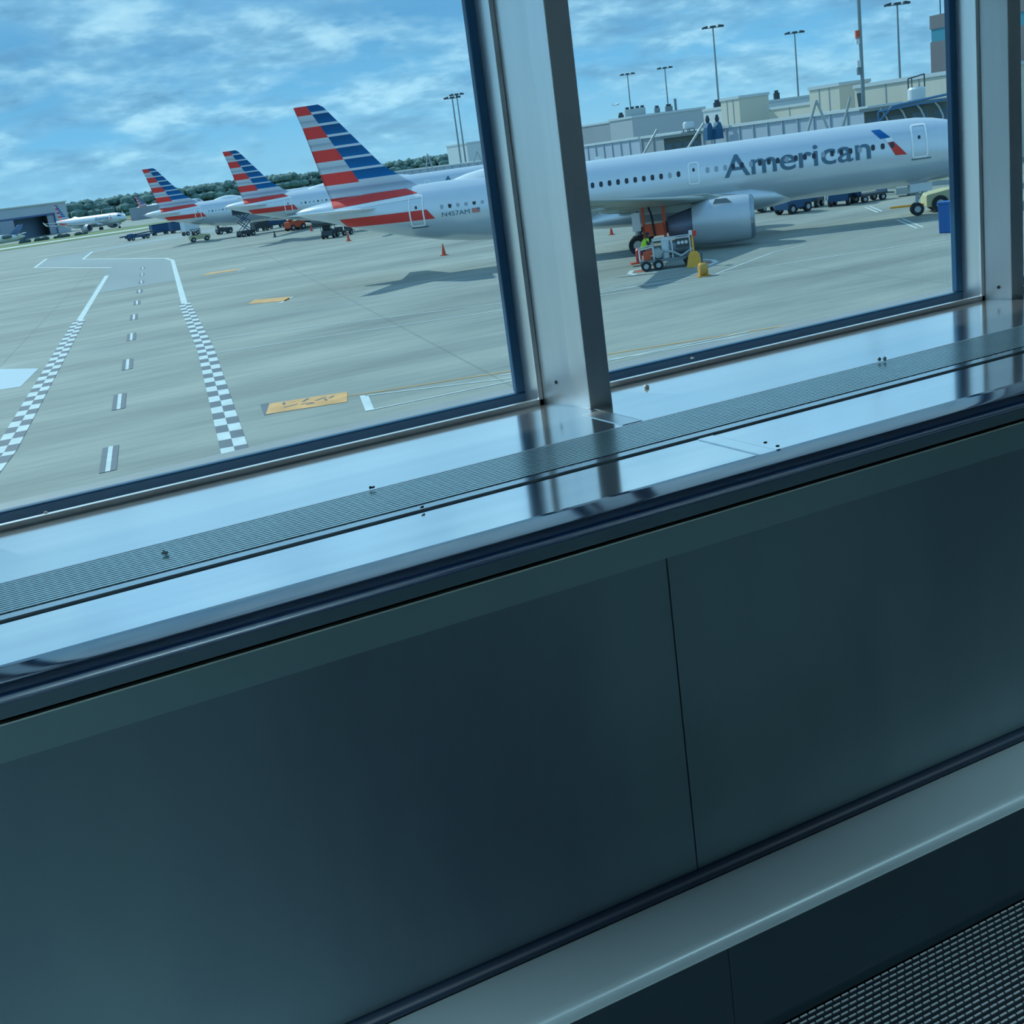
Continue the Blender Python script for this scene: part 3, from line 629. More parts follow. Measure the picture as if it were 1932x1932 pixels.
# dark gate cabs
def cab(ul, ur, vt, vb, D, label, rail=False):
    a = far(ul, vt, D); c = far(ur, vt - .1378 * (ur - ul), D); bz = far((ul + ur) / 2, vb, D).z; d_ = c - a; L_ = math.hypot(d_.x, d_.y)
    t_ = thing('boarding_bridge', label, 'boarding bridge', (a.x, a.y, 0), math.atan2(d_.y, d_.x))
    zt = (a.z + c.z) / 2; zb = min(bz, 3.4)
    mb = MB(); mb.b2(0, L_, 0, 3, zb, zt); mb.build('cab', mat('cab_olive', (82, 96, 92), .5, 0, .12, 1), t_)
    mb = MB(); mb.b2(-.3, L_ + .3, -.3, 3.3, zt, zt + .25); mb.build('roof', mat('cab_roof', (130, 142, 142), .5), t_)
    for k in range(4):
        mb = MB(); mb.b2(L_ * (k + .12) / 4, L_ * (k + .88) / 4, -.05, 0, zt - 1.5, zt - .5); mb.build('window', mat('cab_glass', (70, 96, 110), .15), t_)
    mb = MB(); mb.tube((L_ / 2, 1.5, 0), (L_ / 2, 1.5, zb), .35); mb.box((L_ / 2, 1.5, .4), (2.2, 1.2, .5)); mb.build('support_column', galv, t_)
    return t_, zt, L_
cab(1252, 1322, 262, 292, 116, 'dark olive boarding bridge cab below the white tank')
t_, zt, L_ = cab(1630, 1800, 212, 232, 97, 'dark boarding bridge with curved braces over the airliner nose')
mb = MB(); mb.path([(-1 + 2, -.6, zt - .8), (2, -.6, zt + .15), (L_, -.6, zt + .5)], .09); mb.path([(1, -.6, zt - 1.2), (1, -.6, zt - .1), (L_, -.6, zt + .2)], .07); mb.build('railing', mat('rail_blue', (70, 120, 160), .4), t_, smooth=1)
for k in range(4):
    mb = MB(); x = L_ * (.28 + .2 * k); mb.path([(x, -.4, zt - 1.6), (x - .05, -.4, zt - .9), (x - .3, -.4, zt - .3), (x - .6, -.4, zt + .1)], .07, 6); mb.build('curved_brace', galv, t_, smooth=1)
# tanks
def tank(u, v, D, r_, h_, label):
    p = far(u, v, D); t_ = thing('roof_tank', label, 'tank', (p.x, p.y, p.z))
    mb = MB(); mb.lathe([(0.25, r_ * .75), (.4, r_), (h_ - .15, r_), (h_, r_ * .8)], 'z', n=24); mb.build('drum', white, t_, smooth=1)
    mb = MB(); mb.b2(-r_, r_, -r_, r_, 0, .12)
    for a in (-1, 1):
        for c in (-1, 1): mb.tube((a * r_ * .7, c * r_ * .7, 0), (a * r_ * .7, c * r_ * .7, .3), .06, n=6)
    mb.build('stand', grey_m, t_)
tank(1300, 250, 117, .5, .95, 'white drum on the olive boarding bridge roof')
tank(1730, 198, 98.5, .62, 1.25, 'white round tank on the long beige wall at right')
p = far(1715, 200, 99); t_ = thing('roof_pipe_rack', 'thin grey pipe frame beside the right round tank', 'pipe rack', (p.x, p.y, p.z)); mb = MB(); mb.path([(0, 0, 0), (0, 0, 1.9), (1.6, 0, 2.1), (1.6, 0, 1.2)], .05, 6); mb.path([(.35, 0, 0), (.35, 0, 1.9)], .04, 6); mb.build('pipes', grey_d, t_)
# A-frame struts
def aframe(pts, D, label):
    P = [far(u, v, D) for u, v in pts]; o = P[0]
    t_ = thing('support_strut', label, 'strut', (o.x, o.y, o.z)); mb = MB()
    k = P[0].z / max(.1, P[1].z - P[0].z); P[0] = P[0] + (P[0] - P[1]) * k
    if len(P) > 2: k = P[2].z / max(.1, P[1].z - P[2].z); P[2] = P[2] + (P[2] - P[1]) * k
    mb.path([q - o for q in P], .10, 8); mb.build('bars', galv, t_, smooth=1)
aframe([(1526, 240), (1540, 189), (1558, 233)], 104, 'A-shaped white strut behind the letters of the title')
aframe([(1592, 233), (1604, 183)], 103, 'single leaning white strut right of the A-shaped strut')
aframe([(1222, 277), (1240, 244)], 112, 'leaning white strut left of the olive boarding bridge')
aframe([(1318, 248), (1328, 232)], 112, 'short leaning white strut right of the white drum')
aframe([(893, 310), (899, 285), (912, 308)], 200, 'A-shaped white strut left of the centre mullion')
aframe([(804, 320), (806, 290), (816, 316)], 190, 'thin A-shaped strut right of the nearest tail')
# blue columns
for u, v0, v1, lab in ((1334, 240, 218, 'shorter blue gate column left of the tall beige block'), (1352, 266, 216, 'taller blue gate column left of the tall beige block')):
    p = far(u, v1, 124); b0 = far(u, v0, 124); t_ = thing('gate_column', lab, 'column', (p.x, p.y, 5.5)); mb = MB(); mb.prism([(-.4, 0), (.4, 0), (.32, p.z - 6.6), (.15, p.z - 6.2), (-.15, p.z - 6.2), (-.32, p.z - 6.6)], -.3, .3); mb.build('post', mat('column_blue', (36, 96, 136), .6), t_)
    mb = MB(); mb.lathe([(p.z - 6.25, .12), (p.z - 5.9, .22), (p.z - 5.5, .1)], 'z', n=10); mb.build('finial', grey_d, t_, smooth=1)
for u, D, lab in ((853, 208, 'dark blue post on the far gallery roof behind the nearest tail'),):
    pass
# roof units
def roof_unit(u, v, D, w_, d_, h_, label, m=galv, caps=0):
    best = None
    r = ray(u, v)
    for (bx, by, xr, yf, zt) in BLK:
        for off in (2.0, 4.0, 7.0):
            for P in (C0 + r * ((bx + off) / r.x), C0 + r * ((by + off) / r.y)):
                if bx + .5 < P.x < xr - .5 and by + .5 < P.y < yf - .5:
                    e = abs(P.z - zt - .35)
                    if best is None or e < best[0]: best = (e, P, zt)
    p = best[1].copy() if best else far(u, v, D); p.z = (best[2] + .35) if best else p.z
    t_ = thing('rooftop_unit', label, 'rooftop unit', p, -.5)
    mb = MB(); mb.b2(-w_ / 2, w_ / 2, -d_ / 2, d_ / 2, 0, h_); mb.build('housing', m, t_, bevel=.05)
    for k in range(caps):
        x = -w_ / 2 + w_ * (k + .5) / caps; mb = MB(); mb.lathe([(h_, w_ / caps * .36), (h_ + .35, w_ / caps * .36)], 'z', (x, 0, 0), 14); mb.build('fan_cowl', grey_d, t_)
roof_unit(1199, 219, 128, 3.4, 2, 1.2, 'wide cooler with four fan cowls on the flat roof', galv, 4)
roof_unit(1172, 222, 130, .9, .8, .5, 'small grey vent left of the wide roof cooler', grey_d, 1)
roof_unit(1240, 211, 126, .9, .9, .8, 'small round vent right of the wide roof cooler', grey_m, 1)
roof_unit(1262, 207, 126, 1.2, 1, .8, 'small grey roof box near the thin lamp post', grey_m, 1)
roof_unit(1275, 204, 126, .4, .4, 1.9, 'slim grey flue at the edge of the flat roof', grey_m, 0)
roof_unit(1353, 196, 110, 1, 1, .7, 'dark vent behind the tall beige block at lamp post foot', grey_d, 1)
roof_unit(1465, 180, 112, .8, .8, .9, 'dark mushroom vent between the two tall beige blocks', grey_d, 1)
# satellite / bracket on the long wall
p = far(1622, 190, 128); t_ = thing('wall_bracket', 'grey hopper-shaped fixture on the end of the long beige wall', 'bracket', (p.x, p.y, p.z), .6)
mb = MB(); mb.prism([(-.7, .7), (.35, .9), (.5, -.3), (-.2, -.6)], -.4, .1); mb.build('hopper', grey_m, t_, bevel=.03); mb = MB(); mb.tube((.7, 0, -.9), (.7, 0, .9), .14); mb.tube((.2, 0, .1), (.9, 0, .2), .1); mb.build('bracket_arm', grey_d, t_)
# control building behind the right mullion
bk = mat('tower_brown', (112, 112, 118), .7); tg = mat('tower_glass', (66, 140, 160), .15)
p = far(1757, 140, 150); q = far(1960, 112, 140); d_ = q - p; L_ = math.hypot(d_.x, d_.y)
t_ = thing('office_tower', 'brown tower with teal window bands behind the right mullion', 'tower', (p.x, p.y, 0), math.atan2(d_.y, d_.x))
zt = far(1757, 30, 150).z; za = far(1757, 56, 150).z; zb = far(1757, 80, 150).z
mb = MB(); mb.b2(0, L_, 0, 8, 0, zb); mb.b2(0, L_, 0, 8, za, zt); mb.b2(.6, L_ - .6, .6, 7.5, zb, za); mb.build('wall', bk, t_)
mb = MB(); mb.b2(.1, L_ - .1, .1, 7.9, zb, za); mb.build('glass_band', tg, t_)
mb = MB(); mb.tube((.6, 1, zt), (.6, 1, zt + 1.6), .06); mb.build('aerial', grey_d, t_)
# lamp posts
lpm = mat('lamp_post_metal', (130, 146, 152), .5, .3)
def lamp(ub, vb, ut, vt, D, label, heads=3, w_=1.3):
    b0 = far(ub, vb, D); t0 = far(ut, vt, D)
    t_ = thing('lamp_post', label, 'lamp post', (b0.x, b0.y, 0), -.4, 'tall apron lamp posts'); h_ = t0.z
    mb = MB(); mb.tube((0, 0, 0), (0, 0, h_), .21, .11, 10); mb.build('pole', lpm, t_, smooth=1)
    mb = MB(); mb.tube((-w_, 0, h_ - .1), (w_, 0, h_ - .1), .07, n=6); mb.build('crossarm', lpm, t_)
    for k in range(heads):
        x = -w_ + 2 * w_ * k / (heads - 1); mb = MB(); mb.box((x, 0, h_ + .05), (.85, .7, .3), M=Matrix.Rotation(.2 * (k - 1), 3, 'Y')); mb.build('lamp_head', grey_d, t_, bevel=.04)
lamp(1356, 192, 1346, 51, 210, 'lamp post behind the tall beige block left of centre right window')
lamp(1506, 175, 1497, 62, 235, 'lamp post between the two tall beige blocks')
lamp(1698, 145, 1690, 8, 185, 'rightmost lamp post rising behind the long beige wall')
lamp(1190, 205, 1184, 140, 300, 'short-looking lamp post above the wide roof cooler')
lamp(1261, 205, 1256, 128, 290, 'thin lamp post right of the wide roof cooler')
lamp(869, 300, 856, 184, 230, 'left one of the twin lamp posts beside the centre mullion', 3, 1.1)
lamp(878, 300, 865, 178, 268, 'right one of the twin lamp posts beside the centre mullion', 3, 1.1)
p = far(1629, 190, 120); t_ = thing('antenna_mast', 'tall mast with orange and white boxes reaching past the window top', 'mast', (p.x, p.y, 0), -.5)
mb = MB(); mb.tube((0, 0, 0), (0, 0, 34), .18, .13, 10); mb.build('pole', lpm, t_, smooth=1)
for (v, m_, h_) in ((65, orange, .9), (76, white, .7), (122, white, .9), (134, grey_m, .8)):
    z = far(1622, v, 120).z; mb = MB(); mb.box((-.26, 0, z), (.32, .4, h_ * .8)); mb.build('mast_box', m_, t_)
shm = mat('shrub_leaves', (70, 90, 92), .9, 0, .3, 1)
for (u, v, w_, lab) in ((47, 452, 2.6, 'dark shrub on the verge left of the hangar opening'), (78, 446, 3.2, 'dark clump of shrubs on the verge below the hangar opening'), (116, 441, 5, 'low dark shrub patch on the verge below the taxiing airliner tail'), (152, 436.5, 3, 'small shrub on the verge below the taxiing airliner wing')):
    p = far(u, v, 452); mb = MB(); random.seed(u)
    for k in range(7): mb.blob((random.uniform(-w_ / 2, w_ / 2), random.uniform(-1, 1), .5), random.uniform(.6, 1.1), 1, .2, (1.3, 1, .9))
    o = mb.build('shrub', shm); o.location = (p.x, p.y, gz(p.y)); tag(o, lab, 'shrub', 'shrubs on the verge')
# small far service buildings under the horizon
for (u, v, D, w_, h_, m_, lab) in ((765, 322, 420, 26, 6, wl2, 'low grey service building right of the nearest tail'), (800, 312, 520, 34, 6, white, 'long white roof on the horizon right of the nearest tail'), (560, 345, 620, 30, 4, white, 'low white shed between the second and nearest tails'), (268, 405, 640, 14, 6, wl2, 'small pale box building left of the third tail'), (290, 402, 700, 22, 5, mat('tan_wall', (190, 160, 130), .7), 'low tan building beside the third tail')):
    p = far(u, 415 - .1378 * u, D); t_ = tag(MB().b2(-w_ / 2, w_ / 2, 0, 8, 0, h_).build('service_building', m_), lab, 'building'); t_.location = (p.x, p.y, gz(p.y)); t_.rotation_euler = (0, 0, -.3)

# ------------------------------------------------------------------ ground vehicles and equipment
def wheel(par, x, y, r_, w_=.22):
    mb = MB(); mb.lathe([(-w_ / 2, r_ * .5), (-w_ / 2, r_), (w_ / 2, r_), (w_ / 2, r_ * .5)], 'y', (x, y, r_), 18); a = mb.build('wheel', tyre, par, smooth=1)
    mb = MB(); mb.lathe([(-w_ / 2 - .01, r_ * .1), (-w_ / 2 - .015, r_ * .5), (w_ / 2 + .015, r_ * .5), (w_ / 2 + .01, r_ * .1)], 'y', (x, y, r_), 12); mb.build('hub', galv, a, smooth=1)
def cart(u, v, rz, label, m, open_=False, L_=3.2, h_=1.7, z=0):
    p = gr(u, v); t_ = thing('baggage_cart', label, 'baggage cart', (p.x, p.y, 0), rz, 'baggage carts on the apron')
    mb = MB(); mb.b2(-L_ / 2, L_ / 2, -.75, .75, .45, .62); mb.tube((L_ / 2, 0, .5), (L_ / 2 + 1, 0, .4), .05); mb.build('bed', grey_d, t_)
    if not open_:
        mb = MB(); mb.b2(-L_ / 2, L_ / 2, -.75, .75, h_, h_ + .08); mb.b2(-L_ / 2, -L_ / 2 + .06, -.75, .75, .62, h_); mb.b2(L_ / 2 - .06, L_ / 2, -.75, .75, .62, h_); mb.b2(-L_ / 2, L_ / 2, .70, .75, .62, h_); mb.build('canopy', m, t_)
        mb = MB(); mb.b2(-L_ / 2 + .06, L_ / 2 - .06, -.74, -.70, .62, h_ - .1); mb.build('curtain', m, t_)
    else:
        mb = MB(); mb.b2(-L_ / 2, -L_ / 2 + .08, -.7, .7, .6, 1.1); mb.b2(L_ / 2 - .08, L_ / 2, -.7, .7, .6, 1.1); mb.build('end_rail', m, t_)
    for x in (-1, 1):
        for y in (-1, 1): wheel(t_, x * L_ * .34, y * .62, .26)
    return t_
def tug(u, v, rz, label, m, L_=2.8):
    p = gr(u, v); t_ = thing('tow_tractor', label, 'tow tractor', (p.x, p.y, 0), rz)
    mb = MB(); mb.prism([(-L_ / 2, .35), (-L_ / 2, .95), (-L_ * .1, 1.0), (-L_ * .05, 1.0), (L_ * .1, 1.05), (L_ / 2 - .1, .95), (L_ / 2, .8), (L_ / 2, .35)], -.72, .72); mb.build('body', m, t_, bevel=.05)
    mb = MB(); mb.b2(-.9, -.15, -.5, .5, .95, 1.1); mb.b2(-1.0, -.88, -.5, .5, 1.0, 1.6); mb.build('seat', tyre, t_, bevel=.04)
    mb = MB()
    for x in (-1.1, .2):
        for y in (-.65, .65): mb.tube((x, y, .95), (x, y, 1.85), .035, n=6)
    mb.b2(-1.2, .3, -.7, .7, 1.85, 1.92); mb.build('canopy', grey_d, t_)
    mb = MB(); mb.tube((.35, 0, 1.0), (.15, 0, 1.35), .02, n=6); mb.lathe([(1.34, .02), (1.34, .17), (1.37, .17), (1.37, .02)], 'z', (.14, 0, 0), 14); mb.build('steering_wheel', tyre, t_)
    for x in (-1, 1):
        for y in (-1, 1): wheel(t_, x * L_ * .32, y * .66, .36)
    return t_
def belt(u, v, rz, label, up=2.6, m=galv):
    p = gr(u, v); t_ = thing('belt_loader', label, 'belt loader', (p.x, p.y, 0), rz)
    mb = MB(); mb.b2(-2.4, 2.2, -.85, .85, .45, .9); mb.b2(-2.4, -1.4, -.85, -.1, .9, 1.3); mb.build('chassis', m, t_, bevel=.05)
    mb = MB(); mb.add([(-3.6, -.1, .8), (3.6, -.1, up), (3.6, .75, up), (-3.6, .75, .8), (-3.6, -.1, 1.02), (3.6, -.1, up + .22), (3.6, .75, up + .22), (-3.6, .75, 1.02)], [(0, 3, 2, 1), (4, 5, 6, 7), (0, 1, 5, 4), (2, 3, 7, 6), (0, 4, 7, 3), (1, 2, 6, 5)]); mb.build('conveyor', grey_d, t_)
    mb = MB(); mb.b2(-1.6, -.8, -.75, -.15, .9, 1.1); mb.tube((-.5, -.45, .9), (-.8, -.45, 1.35), .03); mb.build('driver_seat', tyre, t_)
    for x in (-1, 1):
        for y in (-1, 1): wheel(t_, x * 1.6, y * .75, .36)
    return t_
belt(262, 452, .35, 'low belt loader at the left end of the distant cart train', 1.1, blue_p)
cart(303, 443, .2, 'blue covered cart, left one of the pair behind the belt loader', blue_p, L_=3.6, h_=2.1)
cart(337, 439, .2, 'blue covered cart, right one of the pair behind the belt loader', blue_p, L_=3.2, h_=2.2)
p = gr(357, 444); t_ = thing('catering_truck', 'white box truck behind the pale tug under the third tail', 'truck', (p.x, p.y, 0), .3); mb = MB(); mb.b2(-1, 1, -.8, .8, .7, 2.9); mb.build('cargo_box', white, t_, bevel=.04); mb = MB(); mb.b2(1, 2, -.8, .8, .5, 1.9); mb.build('driver_cab', white, t_, bevel=.08)
for x in (-.6, 1.4):
    for y in (-1, 1): wheel(t_, x, y * .75, .36)
tug(378, 455, -.1, 'pale yellow tow tractor under the tail of the third airliner', mat('cream_paint', (196, 196, 156), .5), 3.2)
tug(424, 441, .1, 'dark small tractor between the pale tug and the tall lift', grey_d, 2.6)
p = gr(465, 446); t_ = thing('service_lift', 'tall dark scissor lift standing under the second tail', 'service lift', (p.x, p.y, 0), .2)
mb = MB(); mb.b2(-1.1, 1.1, -.8, .8, .35, .9); mb.build('chassis', grey_d, t_); mb = MB()
for sg in (-1, 1):
    mb.tube((-.8, sg * .6, .9), (.8, sg * .6, 2.2), .07, n=6); mb.tube((.8, sg * .6, .9), (-.8, sg * .6, 2.2), .07, n=6); mb.tube((-.8, sg * .6, 2.2), (.8, sg * .6, 3.2), .07, n=6); mb.tube((.8, sg * .6, 2.2), (-.8, sg * .6, 3.2), .07, n=6)
mb.build('scissor_arms', blue_p, t_); mb = MB(); mb.b2(-1.2, 1.2, -.85, .85, 3.2, 3.35); mb.b2(-1.2, 1.2, .8, .85, 3.3, 4.4); mb.build('platform', grey_d, t_)
for x in (-.8, .8):
    for y in (-1, 1): wheel(t_, x, y * .78, .34)
cart(492, 436, .2, 'dark cart behind the tall lift', grey_d, L_=2.6, h_=1.9)
cart(521, 430, .2, 'dark blue cart left of the orange machine', blue_p, L_=3.4, h_=2.3)
p = gr(558, 434); t_ = thing('orange_lift_truck', 'orange lift machine parked under the second airliner', 'lift truck', (p.x, p.y, 0), .3); mb = MB(); mb.b2(-1.4, 1.4, -.8, .8, .4, 1.3); mb.build('body', orange, t_, bevel=.08); mb = MB(); mb.tube((-1.2, 0, 1.3), (1.5, 0, 2.2), .2); mb.build('boom', orange, t_, smooth=1); mb = MB(); mb.b2(1.1, 2, -.5, .5, 1.4, 2.2); mb.build('basket', orange, t_)
for x in (-.9, .9):
    for y in (-1, 1): wheel(t_, x, y * .75, .42)
tug(624, 449, .9, 'dark tow tractor behind the nearest tail, close to the cone', grey_d, 1.9)
cart(650, 444, .4, 'low dark dolly hitched to the tractor behind the nearest tail', grey_d, True, 1.6)
cart(1437, 400, .3, 'pale flat dolly between the engine and the blue tractor', white, True, 1.9)
tug(1497, 402, .1, 'blue tow tractor on the apron below the airline lettering', blue_p, 2.4)
cart(1531, 391, .5, 'blue cart right beside the blue tractor below the airline lettering', blue_p, L_=1.6, h_=1.3)
tug(1588, 387, .6, 'blue tow tractor pulling the flat trailer toward the nose', blue_p, 2.0)
cart(1640, 380, -.2, 'long blue flat trailer left of the nose wheel', blue_p, True, 2.2)
p = gr(1812, 392); t_ = thing('pushback_tug', 'pale yellow pushback tug beyond the nose wheel at the right edge', 'pushback tug', (p.x, p.y, 0), -.6)
mb = MB(); mb.prism([(-2.2, .35), (-2.2, 1.1), (-.9, 1.3), (2.1, 1.3), (2.2, .35)], -1, 1); mb.build('body', mat('cream_paint', (196, 196, 156), .5), t_, bevel=.08); mb = MB(); mb.b2(.6, 1.9, -.9, .9, 1.3, 2.1); mb.build('driver_cab', grey_m, t_, bevel=.06)
for x in (-1.4, 1.4):
    for y in (-1, 1): wheel(t_, x, y * .95, .5, .35)
mb = MB(); mb.tube((-2.2, 0, .5), (-4.2, .2, .5), .07); mb.build('tow_bar', yellow, t_)
p = gr(1791, 438); t_ = thing('blue_waste_bin', 'blue upright bin at the right edge of the right window', 'bin', (p.x, p.y, 0), .4); mb = MB(); mb.prism([(-.38, 0), (.38, 0), (.45, 1.5), (-.45, 1.5)], -.4, .4); mb.build('body', mat('bright_blue', (20, 92, 165), .45), t_, bevel=.04); mb = MB(); mb.b2(-.48, .48, -.45, .45, 1.5, 1.6); mb.build('lid', mat('bright_blue', (20, 92, 165), .45), t_)
def cone(u, v, label, s_=1.0, m=orange):
    p = gr(u, v); t_ = thing('traffic_cone', label, 'traffic cone', (p.x, p.y, 0), .3, 'traffic cones'); mb = MB(); mb.b2(-.24 * s_, .24 * s_, -.24 * s_, .24 * s_, 0, .06 * s_); mb.build('base', m, t_); mb = MB(); mb.lathe([(.05 * s_, .19 * s_), (.85 * s_, .05 * s_), (.95 * s_, .045 * s_)], 'z', n=16); mb.build('cone_body', m, t_, smooth=1)
cone(838, 482, 'orange cone standing alone below the registration number', .95); cone(658, 455, 'orange cone behind the nearest tail beside the dark dolly', 1.0); cone(1154, 443, 'orange cone seen under the wing right of the centre mullion', .75); cone(519, 447, 'dark cone left of the orange lift machine', .9, mat('cone_dark', (60, 60, 78), .6)); cone(588, 436, 'small orange cone right of the orange lift machine', .9)

# hose cart cluster under the wing
p = gr(1262, 505); t_ = thing('ground_power_cart', 'silver ground service cart with pipes and gauges under the wing', 'service cart', (p.x, p.y, 0), -.55)
mb = MB(); mb.b2(-1.5, 1.5, -.6, .6, .42, .56); mb.build('chassis', grey_m, t_)
mb = MB()
for x in (-1.5, -.75, .25, 1.2):
    for y in (-.58, .58): mb.tube((x, y, .55), (x, y, 1.55 if x > -1 else 1.15), .035, n=6)
mb.path([(-1.5, -.58, 1.15), (-.75, -.58, 1.25), (-.75, -.58, 1.55), (1.2, -.58, 1.55)], .035, 6); mb.path([(-1.5, .58, 1.15), (-.75, .58, 1.25), (-.75, .58, 1.55), (1.2, .58, 1.55)], .035, 6); mb.build('pipe_frame', white, t_, smooth=1)
mb = MB(); mb.lathe([(.55, .2), (1.5, .2), (1.62, .12)], 'z', (-.1, -.2, 0), 16); mb.build('filter_vessel', white, t_, smooth=1)
mb = MB(); mb.lathe([(-.6, .3), (.6, .3)], 'x', (.6, .1, .95), 18); mb.build('hose_reel', grey_m, t_, smooth=1)
mb = MB(); mb.b2(.45, 1.15, -.62, -.5, 1.05, 1.5); mb.build('gauge_panel', grey_d, t_)
for k in range(3):
    mb = MB(); mb.lathe([(-.64, .09), (-.62, .09)], 'y', (.6 + .2 * k, 0, 1.3), 14); mb.build('gauge', white, t_)
mb = MB(); mb.path([(-.5, -.5, .7), (-.2, -.62, 1.0), (.3, -.62, .85), (.7, -.6, .6), (1.3, -.4, .9)], .06, 8); mb.build('hose', galv, t_, smooth=1)
mb = MB(); mb.b2(-1.3, -.9, -.4, .4, .56, .95); mb.build('red_valve_box', orange, t_, bevel=.03)
mb = MB(); mb.lathe([(-.5, .24), (.5, .24)], 'y', (-.5, 0, .85), 16); mb.build('motor', galv, t_, smooth=1)
for x in (-1.2, -.55, 1.1):
    for y in (-1, 1): wheel(t_, x, y * .62, .27, .16)
p = gr(1240, 484); t_ = thing('access_stand', 'orange access frame standing behind the silver cart', 'access frame', (p.x, p.y, 0), -.6)
mb = MB()
for x in (-.6, .6):
    mb.b2(x - .09, x + .09, -.09, .09, .2, 3.1)
mb.b2(-.69, .69, -.09, .09, 2.95, 3.15); mb.b2(-.69, .69, -.09, .09, 1.2, 1.9); mb.b2(-.69, .69, -.5, .5, .15, .35); mb.build('frame', orange, t_, bevel=.02)
mb = MB(); mb.path([(-.4, -.15, 3.4), (-.1, -.2, 2.4), (0, -.2, 1.2)], .06, 8); mb.build('cable', tyre, t_, smooth=1)
for x in (-.6, .6): wheel(t_, x, 0, .18, .14)
p = gr(1207, 501); t_ = thing('extinguisher_cart', 'small red wheeled fire extinguisher cart left of the silver cart', 'extinguisher cart', (p.x, p.y, 0), -.4)
mb = MB(); mb.lathe([(.2, .17), (.85, .17), (.98, .06)], 'z', n=14); mb.build('cylinder', mat('red_paint', (200, 50, 44), .4), t_, smooth=1); mb = MB(); mb.b2(-.5, .5, -.25, .25, .12, .2); mb.tube((.45, .2, .2), (.6, .2, 1.0), .025, n=6); mb.tube((.45, -.2, .2), (.6, -.2, 1.0), .025, n=6); mb.build('trolley', orange, t_)
for y in (-1, 1): wheel(t_, .2, y * .3, .14, .08)
p = gr(1311, 503); t_ = thing('yellow_stand', 'yellow tapered stand with a thin pole beside the silver cart', 'stand', (p.x, p.y, 0), .2)
mb = MB(); mb.prism([(-.48, 0), (.48, 0), (.26, .62), (.12, .8), (-.12, .8), (-.26, .62)], -.16, .16); mb.build('base', yellow, t_, bevel=.03); mb = MB(); mb.tube((0, 0, .8), (0, 0, 1.75), .05); mb.build('pole', yellow, t_, smooth=1); mb = MB(); mb.box((.12, 0, 1.72), (.3, .1, .28)); mb.build('red_grip', mat('red_paint', (200, 50, 44), .4), t_)
mb = MB(); mb.box((-.12, 0, 1.78), (.16, .1, .24)); mb.build('white_plate', white, t_)
p = gr(1327, 521); t_ = thing('yellow_reel', 'yellow round reel on the apron in front of the engine', 'reel', (p.x, p.y, 0), 1.2)
mb = MB(); mb.lathe([(-.2, .1), (-.2, .28), (-.12, .33), (.12, .33), (.2, .28), (.2, .1)], 'y', (0, 0, .33), 22); mb.build('drum', mat('ochre_paint', (196, 146, 62), .5, 0, .15), t_, smooth=1); mb = MB(); mb.tube((0, 0, .37), (.05, 0, 1.15), .04); mb.build('handle', grey_d, t_); mb = MB(); mb.b2(-.32, .32, -.3, .3, 0, .06); mb.build('foot', mat('ochre_paint', (196, 146, 62)), t_)
# worker in a vest, bending at the cart: one skinned body
def skin_figure(verts, edges, radii, name, m, parent, sub=2):
    me = bpy.data.meshes.new(name); me.from_pydata(verts, edges, []); o = bpy.data.objects.new(name, me); col.objects.link(o); me.materials.append(m)
    md = o.modifiers.new('skin', 'SKIN'); me.skin_vertices or None
    if not me.skin_vertices: 
        bm = bmesh.new(); bm.from_mesh(me); bm.verts.layers.skin.verify(); bm.to_mesh(me); bm.free()
    for i, r_ in enumerate(radii): me.skin_vertices[0].data[i].radius = (r_, r_) if not isinstance(r_, tuple) else r_
    me.skin_vertices[0].data[0].use_root = True
    s2 = o.modifiers.new('sub', 'SUBSURF'); s2.levels = sub; s2.render_levels = sub
    o.parent = parent; return o
p = gr(1217, 503); pr = thing('person', 'person in a bright yellow-green vest bending at the silver cart', 'person', (p.x, p.y, 0), -.5)
V = [(0, 0, .95), (.08, 0, 1.15), (.17, 0, 1.38), (.22, 0, 1.5), (.27, 0, 1.58), (.3, 0, 1.68),
     (0, .1, .9), (.06, .12, .5), (0, .13, .08), (.12, .14, .04), (0, -.1, .9), (.08, -.12, .5), (-.02, -.13, .08), (.1, -.14, .04),
     (.17, .18, 1.42), (.3, .24, 1.18), (.5, .18, 1.08), (.17, -.18, 1.42), (.3, -.24, 1.18), (.5, -.18, 1.1)]
E_ = [(0, 1), (1, 2), (2, 3), (3, 4), (4, 5), (0, 6), (6, 7), (7, 8), (8, 9), (0, 10), (10, 11), (11, 12), (12, 13), (2, 14), (14, 15), (15, 16), (2, 17), (17, 18), (18, 19)]
Rr = [.15, .15, .17, .08, .075, .11, .1, .075, .05, .05, .1, .075, .05, .05, .075, .055, .035, .075, .055, .035]
clo = mat('dark_workwear', (40, 50, 62), .8); hv = mat('hi_vis_vest', (190, 235, 60), .6)
skin_figure(V, E_, Rr, 'body', clo, pr)
mb = MB(); mb.loft([[Vector((cx_ + rx * math.cos(a * math.pi / 8), ry * math.sin(a * math.pi / 8), z)) for a in range(16)] for cx_, rx, ry, z in ((.02, .19, .21, .98), (.08, .19, .22, 1.15), (.15, .21, .26, 1.35), (.19, .17, .23, 1.46), (.22, .1, .13, 1.52))]); mb.build('vest', hv, pr, smooth=2)
mb = MB(); mb.blob((.33, 0, 1.68), .118, 3, 0, (1, .85, 1.15)); mb.build('head', mat('skin_tone', (140, 100, 80), .6), pr, smooth=2)
mb = MB(); mb.blob((.31, 0, 1.73), .125, 3, 0, (1, .9, .85)); mb.build('cap', clo, pr, smooth=2)
